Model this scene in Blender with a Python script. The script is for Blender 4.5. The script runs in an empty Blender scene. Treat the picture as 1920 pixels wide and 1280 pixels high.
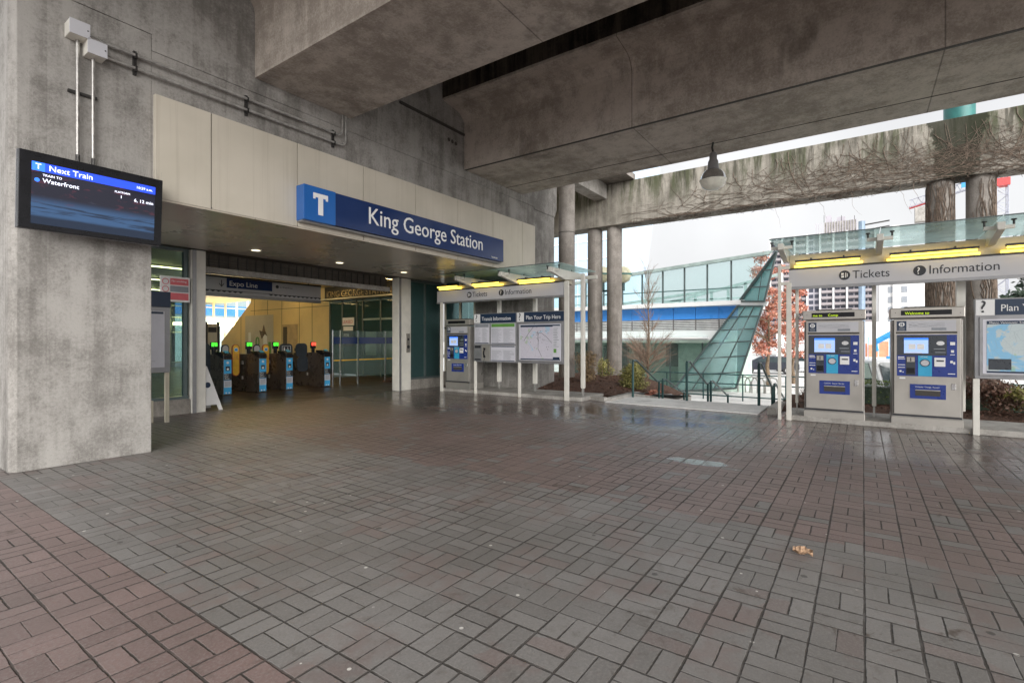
import bpy, bmesh, math, random
from mathutils import Vector, Matrix
R = math.radians
random.seed(7)
SC = bpy.context.scene
COL = SC.collection

# ------------------------------------------------------------------ camera, world, sun, exposure
F_, TH, EYE, HY = 942.0, R(34.93), 1.5, 639.0
cam_d = bpy.data.cameras.new("camera"); cam = bpy.data.objects.new("camera", cam_d); COL.objects.link(cam)
cam.location = (0, 0, EYE); cam.rotation_euler = (R(90), 0, TH - R(90))
cam_d.sensor_width = 36; cam_d.lens = F_ / 1920 * 36; cam_d.shift_y = -(640 - HY) / 1920
cam_d.clip_start = 0.05; cam_d.clip_end = 2000
SC.camera = cam
SUN_EL, SUN_AZ = R(28), R(228)      # azimuth of the bright part of the overcast, measured from +X
world = bpy.data.worlds.new("World"); SC.world = world; world.use_nodes = True
wt = world.node_tree; wt.nodes.clear()
sky = wt.nodes.new('ShaderNodeTexSky'); sky.sky_type = 'NISHITA'; sky.sun_disc = False
sky.sun_elevation = SUN_EL; sky.sun_rotation = R(90) - SUN_AZ; sky.air_density = 1.2; sky.dust_density = 4.0; sky.ozone_density = 1.0
hs = wt.nodes.new('ShaderNodeHueSaturation'); hs.inputs['Saturation'].default_value = 0.10
mx = wt.nodes.new('ShaderNodeMix'); mx.data_type = 'RGBA'; mx.inputs['Factor'].default_value = 0.60
mx.inputs['B'].default_value = (7.6, 7.65, 7.8, 1)
bg = wt.nodes.new('ShaderNodeBackground'); bg.inputs['Strength'].default_value = 0.078
wo = wt.nodes.new('ShaderNodeOutputWorld')
wt.links.new(sky.outputs[0], hs.inputs['Color']); wt.links.new(hs.outputs[0], mx.inputs['A'])
tc = wt.nodes.new('ShaderNodeTexCoord'); cn = wt.nodes.new('ShaderNodeTexNoise'); cn.inputs['Scale'].default_value = 2.6; cn.inputs['Detail'].default_value = 5
wt.links.new(tc.outputs['Generated'], cn.inputs['Vector'])
cr = wt.nodes.new('ShaderNodeMapRange'); wt.links.new(cn.outputs[0], cr.inputs[0]); cr.inputs[1].default_value = .3; cr.inputs[2].default_value = .7; cr.inputs[3].default_value = .86; cr.inputs[4].default_value = 1.04
cl = wt.nodes.new('ShaderNodeVectorMath'); cl.operation = 'SCALE'; wt.links.new(mx.outputs['Result'], cl.inputs[0]); wt.links.new(cr.outputs[0], cl.inputs['Scale'])
wt.links.new(cl.outputs[0], bg.inputs['Color']); wt.links.new(bg.outputs[0], wo.inputs[0])
sun_d = bpy.data.lights.new("sun", 'SUN'); sun_d.energy = 2.7; sun_d.angle = R(60); sun_d.color = (1, .975, .94)
sun = bpy.data.objects.new("sun", sun_d); COL.objects.link(sun)
sv = Vector((math.cos(SUN_EL) * math.cos(SUN_AZ), math.cos(SUN_EL) * math.sin(SUN_AZ), math.sin(SUN_EL)))
sun.rotation_euler = sv.to_track_quat('Z', 'Y').to_euler(); sun.location = (0, -30, 40)
vs = SC.view_settings; vs.view_transform = 'Standard'; vs.look = 'None'; vs.gamma = 1; vs.use_curve_mapping = False
vs.exposure = 1.03

# ------------------------------------------------------------------ pixel -> point on a real plane (photo is 1920 wide)
cT, sT = math.cos(TH), math.sin(TH)
def _ray(px, py):
    a = (px - 960) / F_; return (cT + a * sT, sT - a * cT, (HY - py) / F_)
def onX(px, py, X):
    r = _ray(px, py); t = X / r[0]; return Vector((X, r[1] * t, EYE + r[2] * t))
def onY(px, py, Y):
    r = _ray(px, py); t = Y / r[1]; return Vector((r[0] * t, Y, EYE + r[2] * t))

# ------------------------------------------------------------------ materials
def lin(h):
    h = h.lstrip('#'); v = [int(h[i:i + 2], 16) / 255 for i in (0, 2, 4)]
    return tuple(x / 12.92 if x <= .04045 else ((x + .055) / 1.055) ** 2.4 for x in v) + (1,)
class E:                                     # tiny expression wrapper round math nodes
    def __init__(s, nt, k): s.nt = nt; s.k = k
    def _op(s, op, *o):
        n = s.nt.nodes.new('ShaderNodeMath'); n.operation = op
        for i, q in enumerate((s,) + o):
            if isinstance(q, E): s.nt.links.new(q.k, n.inputs[i])
            else: n.inputs[i].default_value = q
        return E(s.nt, n.outputs[0])
    def __add__(s, o): return s._op('ADD', o)
    def __sub__(s, o): return s._op('SUBTRACT', o)
    def __mul__(s, o): return s._op('MULTIPLY', o)
    def __truediv__(s, o): return s._op('DIVIDE', o)
    def rsub(s, v): return (s * -1) + v
    def floor(s): return s._op('FLOOR')
    def fract(s): return s._op('FRACT')
    def mod2(s): return (s * .5).fract() * 2
    def min(s, o): return s._op('MINIMUM', o)
    def max(s, o): return s._op('MAXIMUM', o)
    def abs(s): return s._op('ABSOLUTE')
    def gt(s, v): return s._op('GREATER_THAN', v)
    def lt(s, v): return s._op('LESS_THAN', v)
    def sm(s, a, b, lo=0., hi=1.):
        n = s.nt.nodes.new('ShaderNodeMapRange'); n.interpolation_type = 'SMOOTHSTEP'
        s.nt.links.new(s.k, n.inputs[0])
        for i, v in enumerate((a, b, lo, hi)): n.inputs[i + 1].default_value = v
        return E(s.nt, n.outputs[0])
    def mix(s, a, b): return b * s + a * s.rsub(1) if isinstance(a, E) and isinstance(b, E) else None
class Mat:
    def __init__(s, name, rough=.5, metal=0., spec=.5):
        s.m = bpy.data.materials.new(name); s.m.use_nodes = True; s.nt = s.m.node_tree
        s.b = s.nt.nodes['Principled BSDF']; s.b.inputs['Roughness'].default_value = rough
        s.b.inputs['Metallic'].default_value = metal; s.b.inputs['Specular IOR Level'].default_value = spec
        g = s.nt.nodes.new('ShaderNodeNewGeometry'); s.pos = g.outputs['Position']; s.geo = g
    def xyz(s, vec=None):
        n = s.nt.nodes.new('ShaderNodeSeparateXYZ'); s.nt.links.new(vec or s.pos, n.inputs[0]); return [E(s.nt, o) for o in n.outputs]
    def comb(s, x, y, z):
        n = s.nt.nodes.new('ShaderNodeCombineXYZ')
        for i, q in enumerate((x, y, z)):
            if isinstance(q, E): s.nt.links.new(q.k, n.inputs[i])
            else: n.inputs[i].default_value = q
        return n.outputs[0]
    def mapv(s, sc, vec=None, loc=(0, 0, 0)):
        n = s.nt.nodes.new('ShaderNodeMapping'); s.nt.links.new(vec or s.pos, n.inputs[0])
        n.inputs['Scale'].default_value = sc; n.inputs['Location'].default_value = loc; return n.outputs[0]
    def noise(s, scale, det=4., rough=.55, vec=None, dist=0.):
        n = s.nt.nodes.new('ShaderNodeTexNoise'); n.inputs['Scale'].default_value = scale; n.inputs['Detail'].default_value = det
        n.inputs['Roughness'].default_value = rough; n.inputs['Distortion'].default_value = dist
        s.nt.links.new(vec or s.pos, n.inputs['Vector']); return E(s.nt, n.outputs[0])
    def white(s, vec):
        n = s.nt.nodes.new('ShaderNodeTexWhiteNoise'); s.nt.links.new(vec, n.inputs['Vector']); return E(s.nt, n.outputs['Value'])
    def vor(s, scale, feature='F1', vec=None, rnd=1.):
        n = s.nt.nodes.new('ShaderNodeTexVoronoi'); n.feature = feature; n.inputs['Scale'].default_value = scale
        n.inputs['Randomness'].default_value = rnd
        s.nt.links.new(vec or s.pos, n.inputs['Vector']); return E(s.nt, n.outputs['Distance'])
    def cm(s, f, a, b):                      # colour mix
        n = s.nt.nodes.new('ShaderNodeMix'); n.data_type = 'RGBA'
        if isinstance(f, E): s.nt.links.new(f.k, n.inputs['Factor'])
        else: n.inputs['Factor'].default_value = f
        for k, q in (('A', a), ('B', b)):
            if isinstance(q, tuple): n.inputs[k].default_value = q if len(q) == 4 else q + (1,)
            else: s.nt.links.new(q, n.inputs[k])
        return n.outputs['Result']
    def col(s, c):
        if isinstance(c, tuple): s.b.inputs['Base Color'].default_value = c if len(c) == 4 else c + (1,)
        else: s.nt.links.new(c, s.b.inputs['Base Color'])
        return s
    def rough(s, e): s.nt.links.new(e.k, s.b.inputs['Roughness']); return s
    def bump(s, h, dist=.01, st=1.):
        n = s.nt.nodes.new('ShaderNodeBump'); n.inputs['Distance'].default_value = dist; n.inputs['Strength'].default_value = st
        s.nt.links.new(h.k, n.inputs['Height']); s.nt.links.new(n.outputs[0], s.b.inputs['Normal']); return s
    def emit(s, c, st):
        s.b.inputs['Emission Color'].default_value = c if len(c) == 4 else c + (1,); s.b.inputs['Emission Strength'].default_value = st; return s
def plain(name, c, rough=.5, metal=0., spec=.5, vary=.12, scale=3., bump=0.):
    m = Mat(name, rough, metal, spec); c = lin(c) if isinstance(c, str) else c
    n = m.noise(scale, 5, .6)
    d = tuple(x * (1 - vary) for x in c[:3]) + (1,); l = tuple(min(1, x * (1 + vary)) for x in c[:3]) + (1,)
    m.col(m.cm(n.sm(.35, .65), d, l))
    m.rough(n.sm(.3, .7, max(0, rough - .08), min(1, rough + .08)))
    if bump: m.bump(m.noise(scale * 12, 3), bump)
    return m.m
def concrete(name, dark, light, streak=.5, brown=.0, green=0., seam=None, board='v'):
    m = Mat(name, .88, 0, .3); x, y, z = m.xyz()
    big = m.noise(.55, 5, .6, dist=.6); mid = m.noise(3.2, 6, .65); fine = m.noise(28, 4, .7)
    st = m.noise(1., 5, .62, vec=m.mapv((5, 5, .30)), dist=.4)
    if board == 'v': bd = m.white(m.comb(((x + y) / .155).floor(), 0., 0.))
    else: bd = m.white(m.comb(((x + z) / .21).floor(), (y / 2.6).floor(), 0.))
    gr = m.noise(70, 3, .8)
    t = (big * .8 + mid * .75 + fine * .55 + gr * .35 + st * streak) / (2.45 + streak) + (bd - .5) * .030
    c = m.cm(t.sm(.42, .58), dark, light); c = m.cm(gr.sm(.55, .75, 0, .35) * mid.sm(.4, .6), c, tuple(v * .55 for v in dark[:3]) + (1,))
    pit = m.vor(5.5).lt(.028).max(m.vor(13., vec=m.mapv((1, 1, 1), loc=(3, 5, 8))).lt(.05) * big.sm(.45, .55))
    dirt = m.noise(.9, 6, .7, vec=m.mapv((1, 1, .45), loc=(4, 2, 9))).sm(.54, .70, 0, .6)
    c = m.cm(dirt, c, tuple(v * .50 for v in dark[:3]) + (1,))
    eff = m.noise(2.2, 6, .7, vec=m.mapv((1.6, 1.6, .3), loc=(11, 5, 1))).sm(.60, .74, 0, .45)
    c = m.cm(eff, c, tuple(min(1, v * 1.35) for v in light[:3]) + (1,))
    if green:
        g = m.noise(1.2, 5, .7, vec=m.mapv((1.8, 1.8, .28), loc=(2, 7, 3))).sm(.42, .60) * z.sm(6.2, 7.5)
        c = m.cm(g * green, c, (.045, .055, .022, 1))
        dk = m.noise(2.4, 5, .7, vec=m.mapv((2.2, 2.2, .15), loc=(8, 1, 3))).sm(.50, .62) * z.sm(6.5, 7.7)
        c = m.cm(dk * .75, c, (.045, .042, .032, 1))
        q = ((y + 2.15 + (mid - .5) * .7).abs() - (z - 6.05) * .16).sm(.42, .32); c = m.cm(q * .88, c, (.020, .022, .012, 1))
    c = m.cm(pit * .6, c, (.03, .03, .03, 1))
    if seam:                                 # thin formwork joints: (axis, offset, pitch)
        for ax, off, pitch in seam:
            q = (((x, y, z)[ax] - off) / pitch).fract(); d = (q - .5).abs().rsub(.5) * pitch
            d = d + (mid - .5) * .01
            c = m.cm(d.sm(.004, .014, .55, 0), c, (.04, .035, .03, 1))
    m.col(c); m.bump(mid * .5 + fine * .35 + pit * -.6, .012, .6)
    return m.m
def brick_mat():
    m = Mat('clay_pavers', .6, 0, .5); x, y, z = m.xyz(); S = .231
    wob = (m.noise(7, 2) - .5) * .03
    u = (x - 1.275) / S + wob; v = (y - .225) / S - wob
    iu, iv = u.floor(), v.floor(); fu, fv = u.fract(), v.fract()
    par = (iu + iv + 1000).mod2().gt(.5)
    w = fu * par + fv * par.rsub(1)
    d = (fu - .5).abs().rsub(.5).min((fv - .5).abs().rsub(.5)).min((w - .5).abs() + .008)
    ed = d + (m.noise(34, 3) - .5) * .036
    wide = m.noise(1.1, 2).sm(.35, .65, .010, .030)
    joint = (ed - wide).sm(-.010, .014, 1, 0)
    idv = m.comb(iu, iv, w.gt(.5)); h = m.white(idv)
    h2 = m.white(m.mapv((1, 1, 1), vec=idv, loc=(31.7, 12.3, 5.1)))
    big = m.noise(.7, 4, .6); grain = m.noise(60, 4, .75)
    # red bands: near-left strip and the far zone, with strays
    dotted = m.noise(.55, 3, .6)
    far = (x + (big - .5) * .5).sm(4.25, 4.6)
    redp = x.lt(1.276).max(far * .86)
    isred = (h - redp).lt(0).max((h - dotted.sm(.50, .66, .02, .45)).lt(0) * .42)
    grey = m.cm(h2, (.155, .147, .141, 1), (.212, .202, .195, 1))
    red = m.cm(h2, (.160, .108, .100, 1), (.212, .145, .134, 1))
    c = m.cm(isred, grey, red)
    c = m.cm(grain.sm(.42, .68, 0, .42), c, (.30, .285, .27, 1)); c = m.cm(m.noise(95, 3, .8).sm(.56, .68, 0, .5), c, (.07, .062, .055, 1))
    c = m.cm(big.sm(.35, .7, 0, .40), c, (.090, .082, .072, 1))
    c = m.cm(m.noise(11, 5, .75).sm(.52, .72, 0, .45), c, (.080, .066, .055, 1))
    tint = m.noise(1.9, 4, .7, vec=m.mapv((1, 1, 1), loc=(9, 4, 2))).sm(.50, .66, 0, .55); c = m.cm(tint, c, (.175, .130, .120, 1))
    stain = m.noise(2.6, 6, .72, dist=.8).sm(.60, .68, 0, .75) * m.noise(.5, 2).sm(.45, .6)
    c = m.cm(stain, c, (.055, .036, .022, 1))
    spots = (m.vor(3.1, vec=m.mapv((1, 1, 0))) + (grain - .5) * .06).lt(.07)
    c = m.cm(spots * .8, c, (.05, .048, .045, 1))
    gum = m.vor(4.3, vec=m.mapv((1, 1, 0), loc=(3, 8, 0))).lt(.052)
    c = m.cm(gum * .85 * m.noise(2.1, 2, vec=m.mapv((1, 1, 1), loc=(5, 5, 5))).sm(.42, .45), c, (.62, .60, .56, 1))
    # damp zone towards the stairs and the station mouth
    zone = (x + (m.noise(.35, 3) - .5) * 3.).sm(6.4, 9.2) * (x - y * -.0).sm(17, 15)
    mouth = (y + (big - .5) * 2.).sm(6.8, 9.0)
    wet = (zone * m.noise(1.6, 5, .65, vec=m.mapv((1, .55, 1))).sm(.36, .56)).max(mouth * .55)
    def pud(cx, cy, rx, ry):
        q = ((x - cx) / rx); r = ((y - cy) / ry); return ((q * q + r * r) + (m.noise(3.2, 5, .75) - .5) * 2.6).sm(1.15, .55)
    pd = pud(6.43, 1.67, .16, .42).max(pud(9.2, 3.1, .55, 1.0) * .85).max(pud(10.4, 3.2, .5, 1.3) * .8).max(pud(9.9, 5.0, .5, .9) * .6)
    pd = pd * joint.rsub(1).max(.0)
    c = m.cm(wet * .42, c, (.030, .024, .020, 1))
    c = m.cm(joint * m.noise(5., 4, .7).sm(.3, .6, .55, .95), c, (.036, .031, .026, 1))
    c = m.cm(pd * .6, c, (.05, .045, .04, 1))
    m.col(c)
    rg = (grain * .18 + .42) - zone * .14 - wet * .25
    rg = (rg + joint * .25).min(.95).max(.12)
    m.rough(rg * pd.rsub(1) + pd * .07)
    hgt = joint * -1. + grain * .22 + h * .22 + m.noise(9, 3) * .25
    m.bump(hgt * (pd * .8).rsub(1), .006, .9)
    return m.m
def glass_mat(name, tint, alpha=.25, rough=.02, tr=None):
    m = bpy.data.materials.new(name); m.use_nodes = True; nt = m.node_tree; nt.nodes.clear()
    o = nt.nodes.new('ShaderNodeOutputMaterial'); mix = nt.nodes.new('ShaderNodeMixShader'); t = nt.nodes.new('ShaderNodeBsdfTransparent')
    g = nt.nodes.new('ShaderNodeBsdfPrincipled'); g.inputs['Roughness'].default_value = rough; g.inputs['Base Color'].default_value = tint
    g.inputs['Specular IOR Level'].default_value = .8
    geo = nt.nodes.new('ShaderNodeNewGeometry'); nz = nt.nodes.new('ShaderNodeTexNoise'); nz.inputs['Scale'].default_value = 1.3
    nt.links.new(geo.outputs['Position'], nz.inputs['Vector'])
    bp = nt.nodes.new('ShaderNodeBump'); bp.inputs['Distance'].default_value = .01; bp.inputs['Strength'].default_value = .25
    nt.links.new(nz.outputs[0], bp.inputs['Height']); nt.links.new(bp.outputs[0], g.inputs['Normal'])
    t.inputs[0].default_value = tr or tuple(.55 + .45 * v for v in tint[:3]) + (1,)
    fr = nt.nodes.new('ShaderNodeFresnel'); fr.inputs[0].default_value = 1.5
    ad = nt.nodes.new('ShaderNodeMath'); ad.operation = 'ADD'; ad.use_clamp = True; ad.inputs[1].default_value = alpha
    nt.links.new(fr.outputs[0], ad.inputs[0]); nt.links.new(ad.outputs[0], mix.inputs[0])
    nt.links.new(t.outputs[0], mix.inputs[1]); nt.links.new(g.outputs[0], mix.inputs[2]); nt.links.new(mix.outputs[0], o.inputs[0])
    return m
def glow(name, c, st):
    m = Mat(name, .4); m.col(lin(c)); m.emit(lin(c), st); return m.m
M = {}
M['pillar'] = concrete('pillar_concrete', (.16, .150, .138, 1), (.34, .325, .305, 1), .7)
M['beam'] = concrete('beam_concrete', (.30, .262, .225, 1), (.54, .485, .43, 1), .25, board='h', seam=[(1, -.95, 4.6)])
M['wall'] = concrete('wall_concrete', (.17, .155, .138, 1), (.31, .288, .260, 1), .55, seam=[(0, .75, 3.3)])
M['vbeam'] = concrete('mossy_concrete', (.18, .165, .140, 1), (.34, .315, .275, 1), .8, green=.85)
M['column'] = concrete('column_concrete', (.17, .152, .135, 1), (.30, .275, .25, 1), .5)
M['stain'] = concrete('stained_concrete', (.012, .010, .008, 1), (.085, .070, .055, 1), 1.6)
M['dark_conc'] = concrete('dark_concrete', (.10, .088, .075, 1), (.16, .142, .122, 1), .5)  # darker concrete tone, on the upper wall and grille housing
M['kerb'] = concrete('kerb_concrete', (.25, .235, .215, 1), (.44, .42, .39, 1), .2)
M['slab'] = concrete('landing_concrete', (.58, .575, .56, 1), (.78, .775, .76, 1), .1)
M['lower'] = concrete('lower_plaza_concrete', (.60, .59, .57, 1), (.78, .77, .75, 1), .1)
M['brick'] = brick_mat()
M['infloor'] = plain('hall_floor_tile', (.05, .033, .026, 1), .38, 0, .5, .3, 2)
M['cream'] = plain('cream_panel', (.50, .455, .375, 1), .45, 0, .4, .05, 1.2)
def creamm():
    m = Mat('cream_panel', .42, 0, .45); x, y, z = m.xyz(); n = m.noise(.9, 4); stk = m.noise(1., 5, .65, vec=m.mapv((14, 14, .25)))
    c = m.cm(n.sm(.3, .7), (.50, .46, .385, 1), (.57, .525, .445, 1)); c = m.cm(stk.sm(.52, .72, 0, .32), c, (.34, .30, .24, 1)); c = m.cm(m.noise(2.3, 6, .7).sm(.60, .75, 0, .3), c, (.36, .32, .26, 1))
    m.col(c); m.bump(m.noise(1.1, 2), .02, .3); m.rough(m.noise(3, 4).sm(.3, .7, .32, .5)); return m.m
M['cream'] = creamm()
M['seamdark'] = plain('panel_joint', (.09, .075, .055, 1), .8)
M['soffit'] = plain('soffit_metal', (.55, .49, .41, 1), .3, .2, .6, .06, .6)
M['white_metal'] = plain('white_painted_steel', (.70, .68, .62, 1), .38, 0, .5, .05, 4)
M['cream_metal'] = plain('cream_painted_steel', (.60, .555, .44, 1), .4, 0, .5, .06, 4)
M['signwhite'] = plain('sign_white', (.50, .50, .53, 1), .35, 0, .5, .04, .8)
M['grey_frame'] = plain('grey_aluminium_frame', (.30, .30, .31, 1), .38, .5, .5, .08, 5)
M['steel'] = plain('stainless_steel', (.44, .415, .38, 1), .36, .6, .5, .06, 1.6)
M['steel_side'] = plain('stainless_side', (.30, .285, .265, 1), .42, .6, .5, .1, 6)
M['chrome'] = plain('chrome_post', (.6, .6, .6, 1), .2, .9)
M['galv'] = plain('galvanised_pipe', (.42, .41, .39, 1), .42, .6, .5, .2, 14)
M['black'] = plain('black_plastic', (.008, .008, .010, 1), .30, 0, .3, .3, 4)
M['dark'] = plain('dark_metal', (.035, .033, .032, 1), .4, .2, .5, .2, 5)
M['line'] = plain('dark_gap', (.05, .045, .04, 1), .7)
M['gatebody'] = plain('gate_cabinet_bronze', (.10, .078, .065, 1), .3, .4, .5, .15, 3)
M['paddle'] = plain('gate_paddle_slate', (.030, .040, .052, 1), .45)
M['navy'] = plain('sign_navy', (.012, .034, .125, 1), .16, 0, .6, .08, .7)
M['navy2'] = plain('header_navy', (.012, .030, .070, 1), .35, 0, .5, .05, 2)
M['blueT'] = plain('logo_blue', (.020, .125, .42, 1), .2, 0, .6, .04, 1)
M['blueP'] = plain('machine_blue', (.016, .040, .230, 1), .3, 0, .5, .05, 4)
M['cyan'] = plain('machine_cyan', (.035, .36, .60, 1), .35, 0, .5, .04, 4)
M['cyan2'] = plain('gate_sticker_blue', (.06, .42, .78, 1), .4)
M['panelgrey'] = plain('machine_charcoal', (.040, .048, .060, 1), .3)
M['yellow'] = plain('paddle_yellow', (.85, .50, .05, 1), .45)
M['orange_r'] = plain('paddle_rim_red', (.40, .09, .03, 1), .5)
M['white'] = plain('white_print', (.80, .80, .80, 1), .5, 0, .4, .02)
M['ink'] = plain('dark_print', (.025, .027, .035, 1), .5)
M['greyink'] = plain('grey_print', (.25, .27, .30, 1), .6)
M['paper'] = plain('paper_poster', (.62, .62, .68, 1), .4, 0, .5, .04, 3)
M['redp'] = plain('sign_red', (.60, .12, .14, 1), .4)
M['greenp'] = plain('print_green', (.12, .30, .06, 1), .5)
M['yelwall'] = plain('yellow_wall_panel', (.76, .58, .28, 1), .38, 0, .45, .05, .8)
M['yeldoor'] = plain('tan_door', (.50, .36, .19, 1), .45)
M['mulch'] = None
M['teal'] = plain('teal_paint', (.03, .16, .15, 1), .45)
M['railgreen'] = plain('dark_green_rail', (.012, .055, .055, 1), .35, .1)
M['bluep'] = plain('blue_panel', (.06, .29, .80, 1), .28, 0, .5, .06, .5)
M['whitewall'] = plain('white_cladding', (.80, .80, .80, 1), .5, 0, .4, .04, .8)
M['louver'] = plain('louver_grey', (.68, .67, .67, 1), .5)
M['louvb'] = plain('louver_recess', (.22, .21, .21, 1), .7)
M['mull'] = plain('mullion_dark', (.10, .13, .13, 1), .4, .3)
M['mullg'] = plain('mullion_grey_green', (.34, .42, .40, 1), .4, .3)
M['interior'] = plain('interior_pale_green', (.60, .74, .66, 1), .7)
M['interior_d'] = plain('interior_dark', (.16, .18, .165, 1), .7)
M['asphalt'] = plain('asphalt', (.10, .10, .105, 1), .8, 0, .4, .2, 2)
M['pale'] = plain('pale_concrete_ground', (.66, .655, .64, 1), .8, 0, .4, .1, .3)
M['apt'] = plain('apartment_render', (.40, .38, .42, 1), .8, 0, .3, .08, .1)
M['apt_rail'] = plain('apartment_balcony_brown', (.30, .27, .28, 1), .8, 0, .3, .12, .1)
M['apt_w'] = plain('apartment_window', (.06, .065, .09, 1), .3)
M['bluesteel'] = plain('blue_steel', (.20, .27, .36, 1), .5)
M['whitetower'] = plain('white_tower', (.62, .62, .62, 1), .8, 0, .3, .05, .05)
M['crane'] = plain('crane_lattice', (.35, .36, .42, 1), .6)
M['crane_r'] = plain('crane_red', (.55, .06, .06, 1), .5)
M['orange'] = plain('orange_fence', (.70, .30, .18, 1), .6)
M['bluearm'] = plain('blue_arm', (.05, .30, .62, 1), .4)
M['carw'] = plain('car_paint_white', (.62, .63, .64, 1), .22, 0, .6, .03)
M['card'] = plain('car_paint_dark', (.04, .045, .06, 1), .2, .3)
M['tyre'] = plain('tyre_rubber', (.02, .02, .02, 1), .8)
M['carglass'] = plain('car_glass', (.04, .055, .06, 1), .08, 0, .8)
M['bark'] = plain('bark_grey_brown', (.17, .125, .085, 1), .9, 0, .2, .3, 12)
M['barkchip'] = plain('bark_chip', (.16, .09, .065, 1), .9, 0, .2, .6, 40)
M['tarnish'] = plain('tarnished_letter', (.34, .27, .16, 1), .6, 0, .4, .5, 9)
M['twig'] = plain('twig_tan', (.30, .22, .17, 1), .9, 0, .2, .25, 12)
M['vine'] = plain('vine_stem', (.155, .12, .095, 1), .9, 0, .2, .3, 9)
M['deadleaf'] = plain('dead_leaf', (.36, .235, .15, 1), .7, 0, .3, .4, 60)
M['lampglass'] = plain('frosted_lamp_glass', (.90, .88, .78, 1), .3)
M['globe'] = plain('globe_lamp_cream', (.62, .60, .42, 1), .3)
def roofglass():
    m = bpy.data.materials.new('canopy_glass'); m.use_nodes = True; nt = m.node_tree; nt.nodes.clear()
    o = nt.nodes.new('ShaderNodeOutputMaterial'); a = nt.nodes.new('ShaderNodeMixShader'); b = nt.nodes.new('ShaderNodeMixShader')
    t = nt.nodes.new('ShaderNodeBsdfTransparent'); t.inputs[0].default_value = (.88, .98, .97, 1)
    l = nt.nodes.new('ShaderNodeBsdfTranslucent'); l.inputs[0].default_value = (.80, .95, .93, 1)
    g = nt.nodes.new('ShaderNodeBsdfGlossy'); g.inputs['Roughness'].default_value = .12; g.inputs[0].default_value = (.8, .9, .88, 1)
    n = nt.nodes.new('ShaderNodeTexNoise'); n.inputs['Scale'].default_value = 1.7; n.inputs['Detail'].default_value = 5; ge = nt.nodes.new('ShaderNodeNewGeometry'); nt.links.new(ge.outputs['Position'], n.inputs['Vector'])
    mr = nt.nodes.new('ShaderNodeMapRange'); nt.links.new(n.outputs[0], mr.inputs[0]); mr.inputs[1].default_value = .3; mr.inputs[2].default_value = .7; mr.inputs[3].default_value = .20; mr.inputs[4].default_value = .55
    nt.links.new(mr.outputs[0], a.inputs[0]); nt.links.new(t.outputs[0], a.inputs[1]); nt.links.new(l.outputs[0], a.inputs[2])
    b.inputs[0].default_value = .12; nt.links.new(a.outputs[0], b.inputs[1]); nt.links.new(g.outputs[0], b.inputs[2]); nt.links.new(b.outputs[0], o.inputs[0]); return m
M['g_roof'] = roofglass()
M['g_clear'] = glass_mat('clear_glass', (.5, .62, .6, 1), .04, .01, (.86, .92, .90, 1))
M['g_hall'] = glass_mat('hall_glass', (.12, .20, .20, 1), .20, .02, (.55, .70, .70, 1))
M['g_prow'] = glass_mat('prow_glass', (.55, .74, .76, 1), .24, .04, (.74, .94, .92, 1))
M['g_tower'] = glass_mat('tower_glass', (.50, .62, .74, 1), .85, .10, (.5, .7, .85, 1))
M['g_win'] = glass_mat('gallery_glass', (.4, .6, .6, 1), .03, .01, (.90, .98, .98, 1))
M['tube'] = glow('lit_tube', '#ffd850', 2.2)
M['tubew'] = glow('warm_hall_tube', '#ffdf9c', 10.0)
M['down'] = glow('downlight_lens', '#fff3d0', 1.0)
M['gscr'] = glow('green_display', '#4dff3a', .7)
M['rscr'] = glow('red_display', '#ff4a36', 1.1)
M['led'] = glow('led_green', '#a8c418', .6)
M['scrblue'] = glow('screen_blue', '#2446e0', .55)
M['scrT'] = glow('screen_blue_bright', '#3272f0', .6)
M['scrtext'] = glow('screen_text', '#e8ecff', .75)
M['tvm_scr'] = glow('machine_screen', '#98b4ea', .36)
def leafm(name, a, b, c3):
    m = Mat(name, .55, 0, .35); oi = m.nt.nodes.new('ShaderNodeTexWhiteNoise')
    h = m.white(m.mapv((9, 9, 9), vec=m.geo.outputs['Position'])); n = m.noise(2.2, 3)
    c = m.cm(n.sm(.35, .65), a, b); c = m.cm(m.noise(14, 2).sm(.5, .7), c, c3)
    m.col(c); return m.m
M['redleaf'] = leafm('copper_leaf', (.42, .13, .09, 1), (.55, .24, .16, 1), (.64, .40, .31, 1))
M['shrub'] = leafm('shrub_leaf', (.13, .14, .04, 1), (.34, .32, .10, 1), (.55, .48, .22, 1))
M['shrubdry'] = leafm('dry_shrub_leaf', (.20, .13, .07, 1), (.30, .24, .12, 1), (.42, .30, .18, 1))
M['hedge'] = leafm('hedge_leaf', (.05, .09, .015, 1), (.13, .20, .03, 1), (.22, .28, .05, 1))
M['conifer'] = leafm('conifer_leaf', (.035, .06, .04, 1), (.06, .09, .06, 1), (.10, .13, .10, 1))
M['brownshrub'] = leafm('brown_shrub', (.10, .06, .045, 1), (.18, .10, .07, 1), (.30, .19, .15, 1))
def mulchm():
    m = Mat('bark_mulch', .9, 0, .3); n = m.noise(22, 5, .8); v = m.vor(26, vec=m.mapv((1, 2.2, 1)))
    c = m.cm(v.sm(.1, .55), (.035, .020, .014, 1), (.15, .085, .060, 1)); c = m.cm(n.sm(.55, .7), c, (.27, .17, .12, 1))
    m.col(c); m.bump(v + n, .04, 1.); return m.m
M['mulch'] = mulchm()
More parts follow.
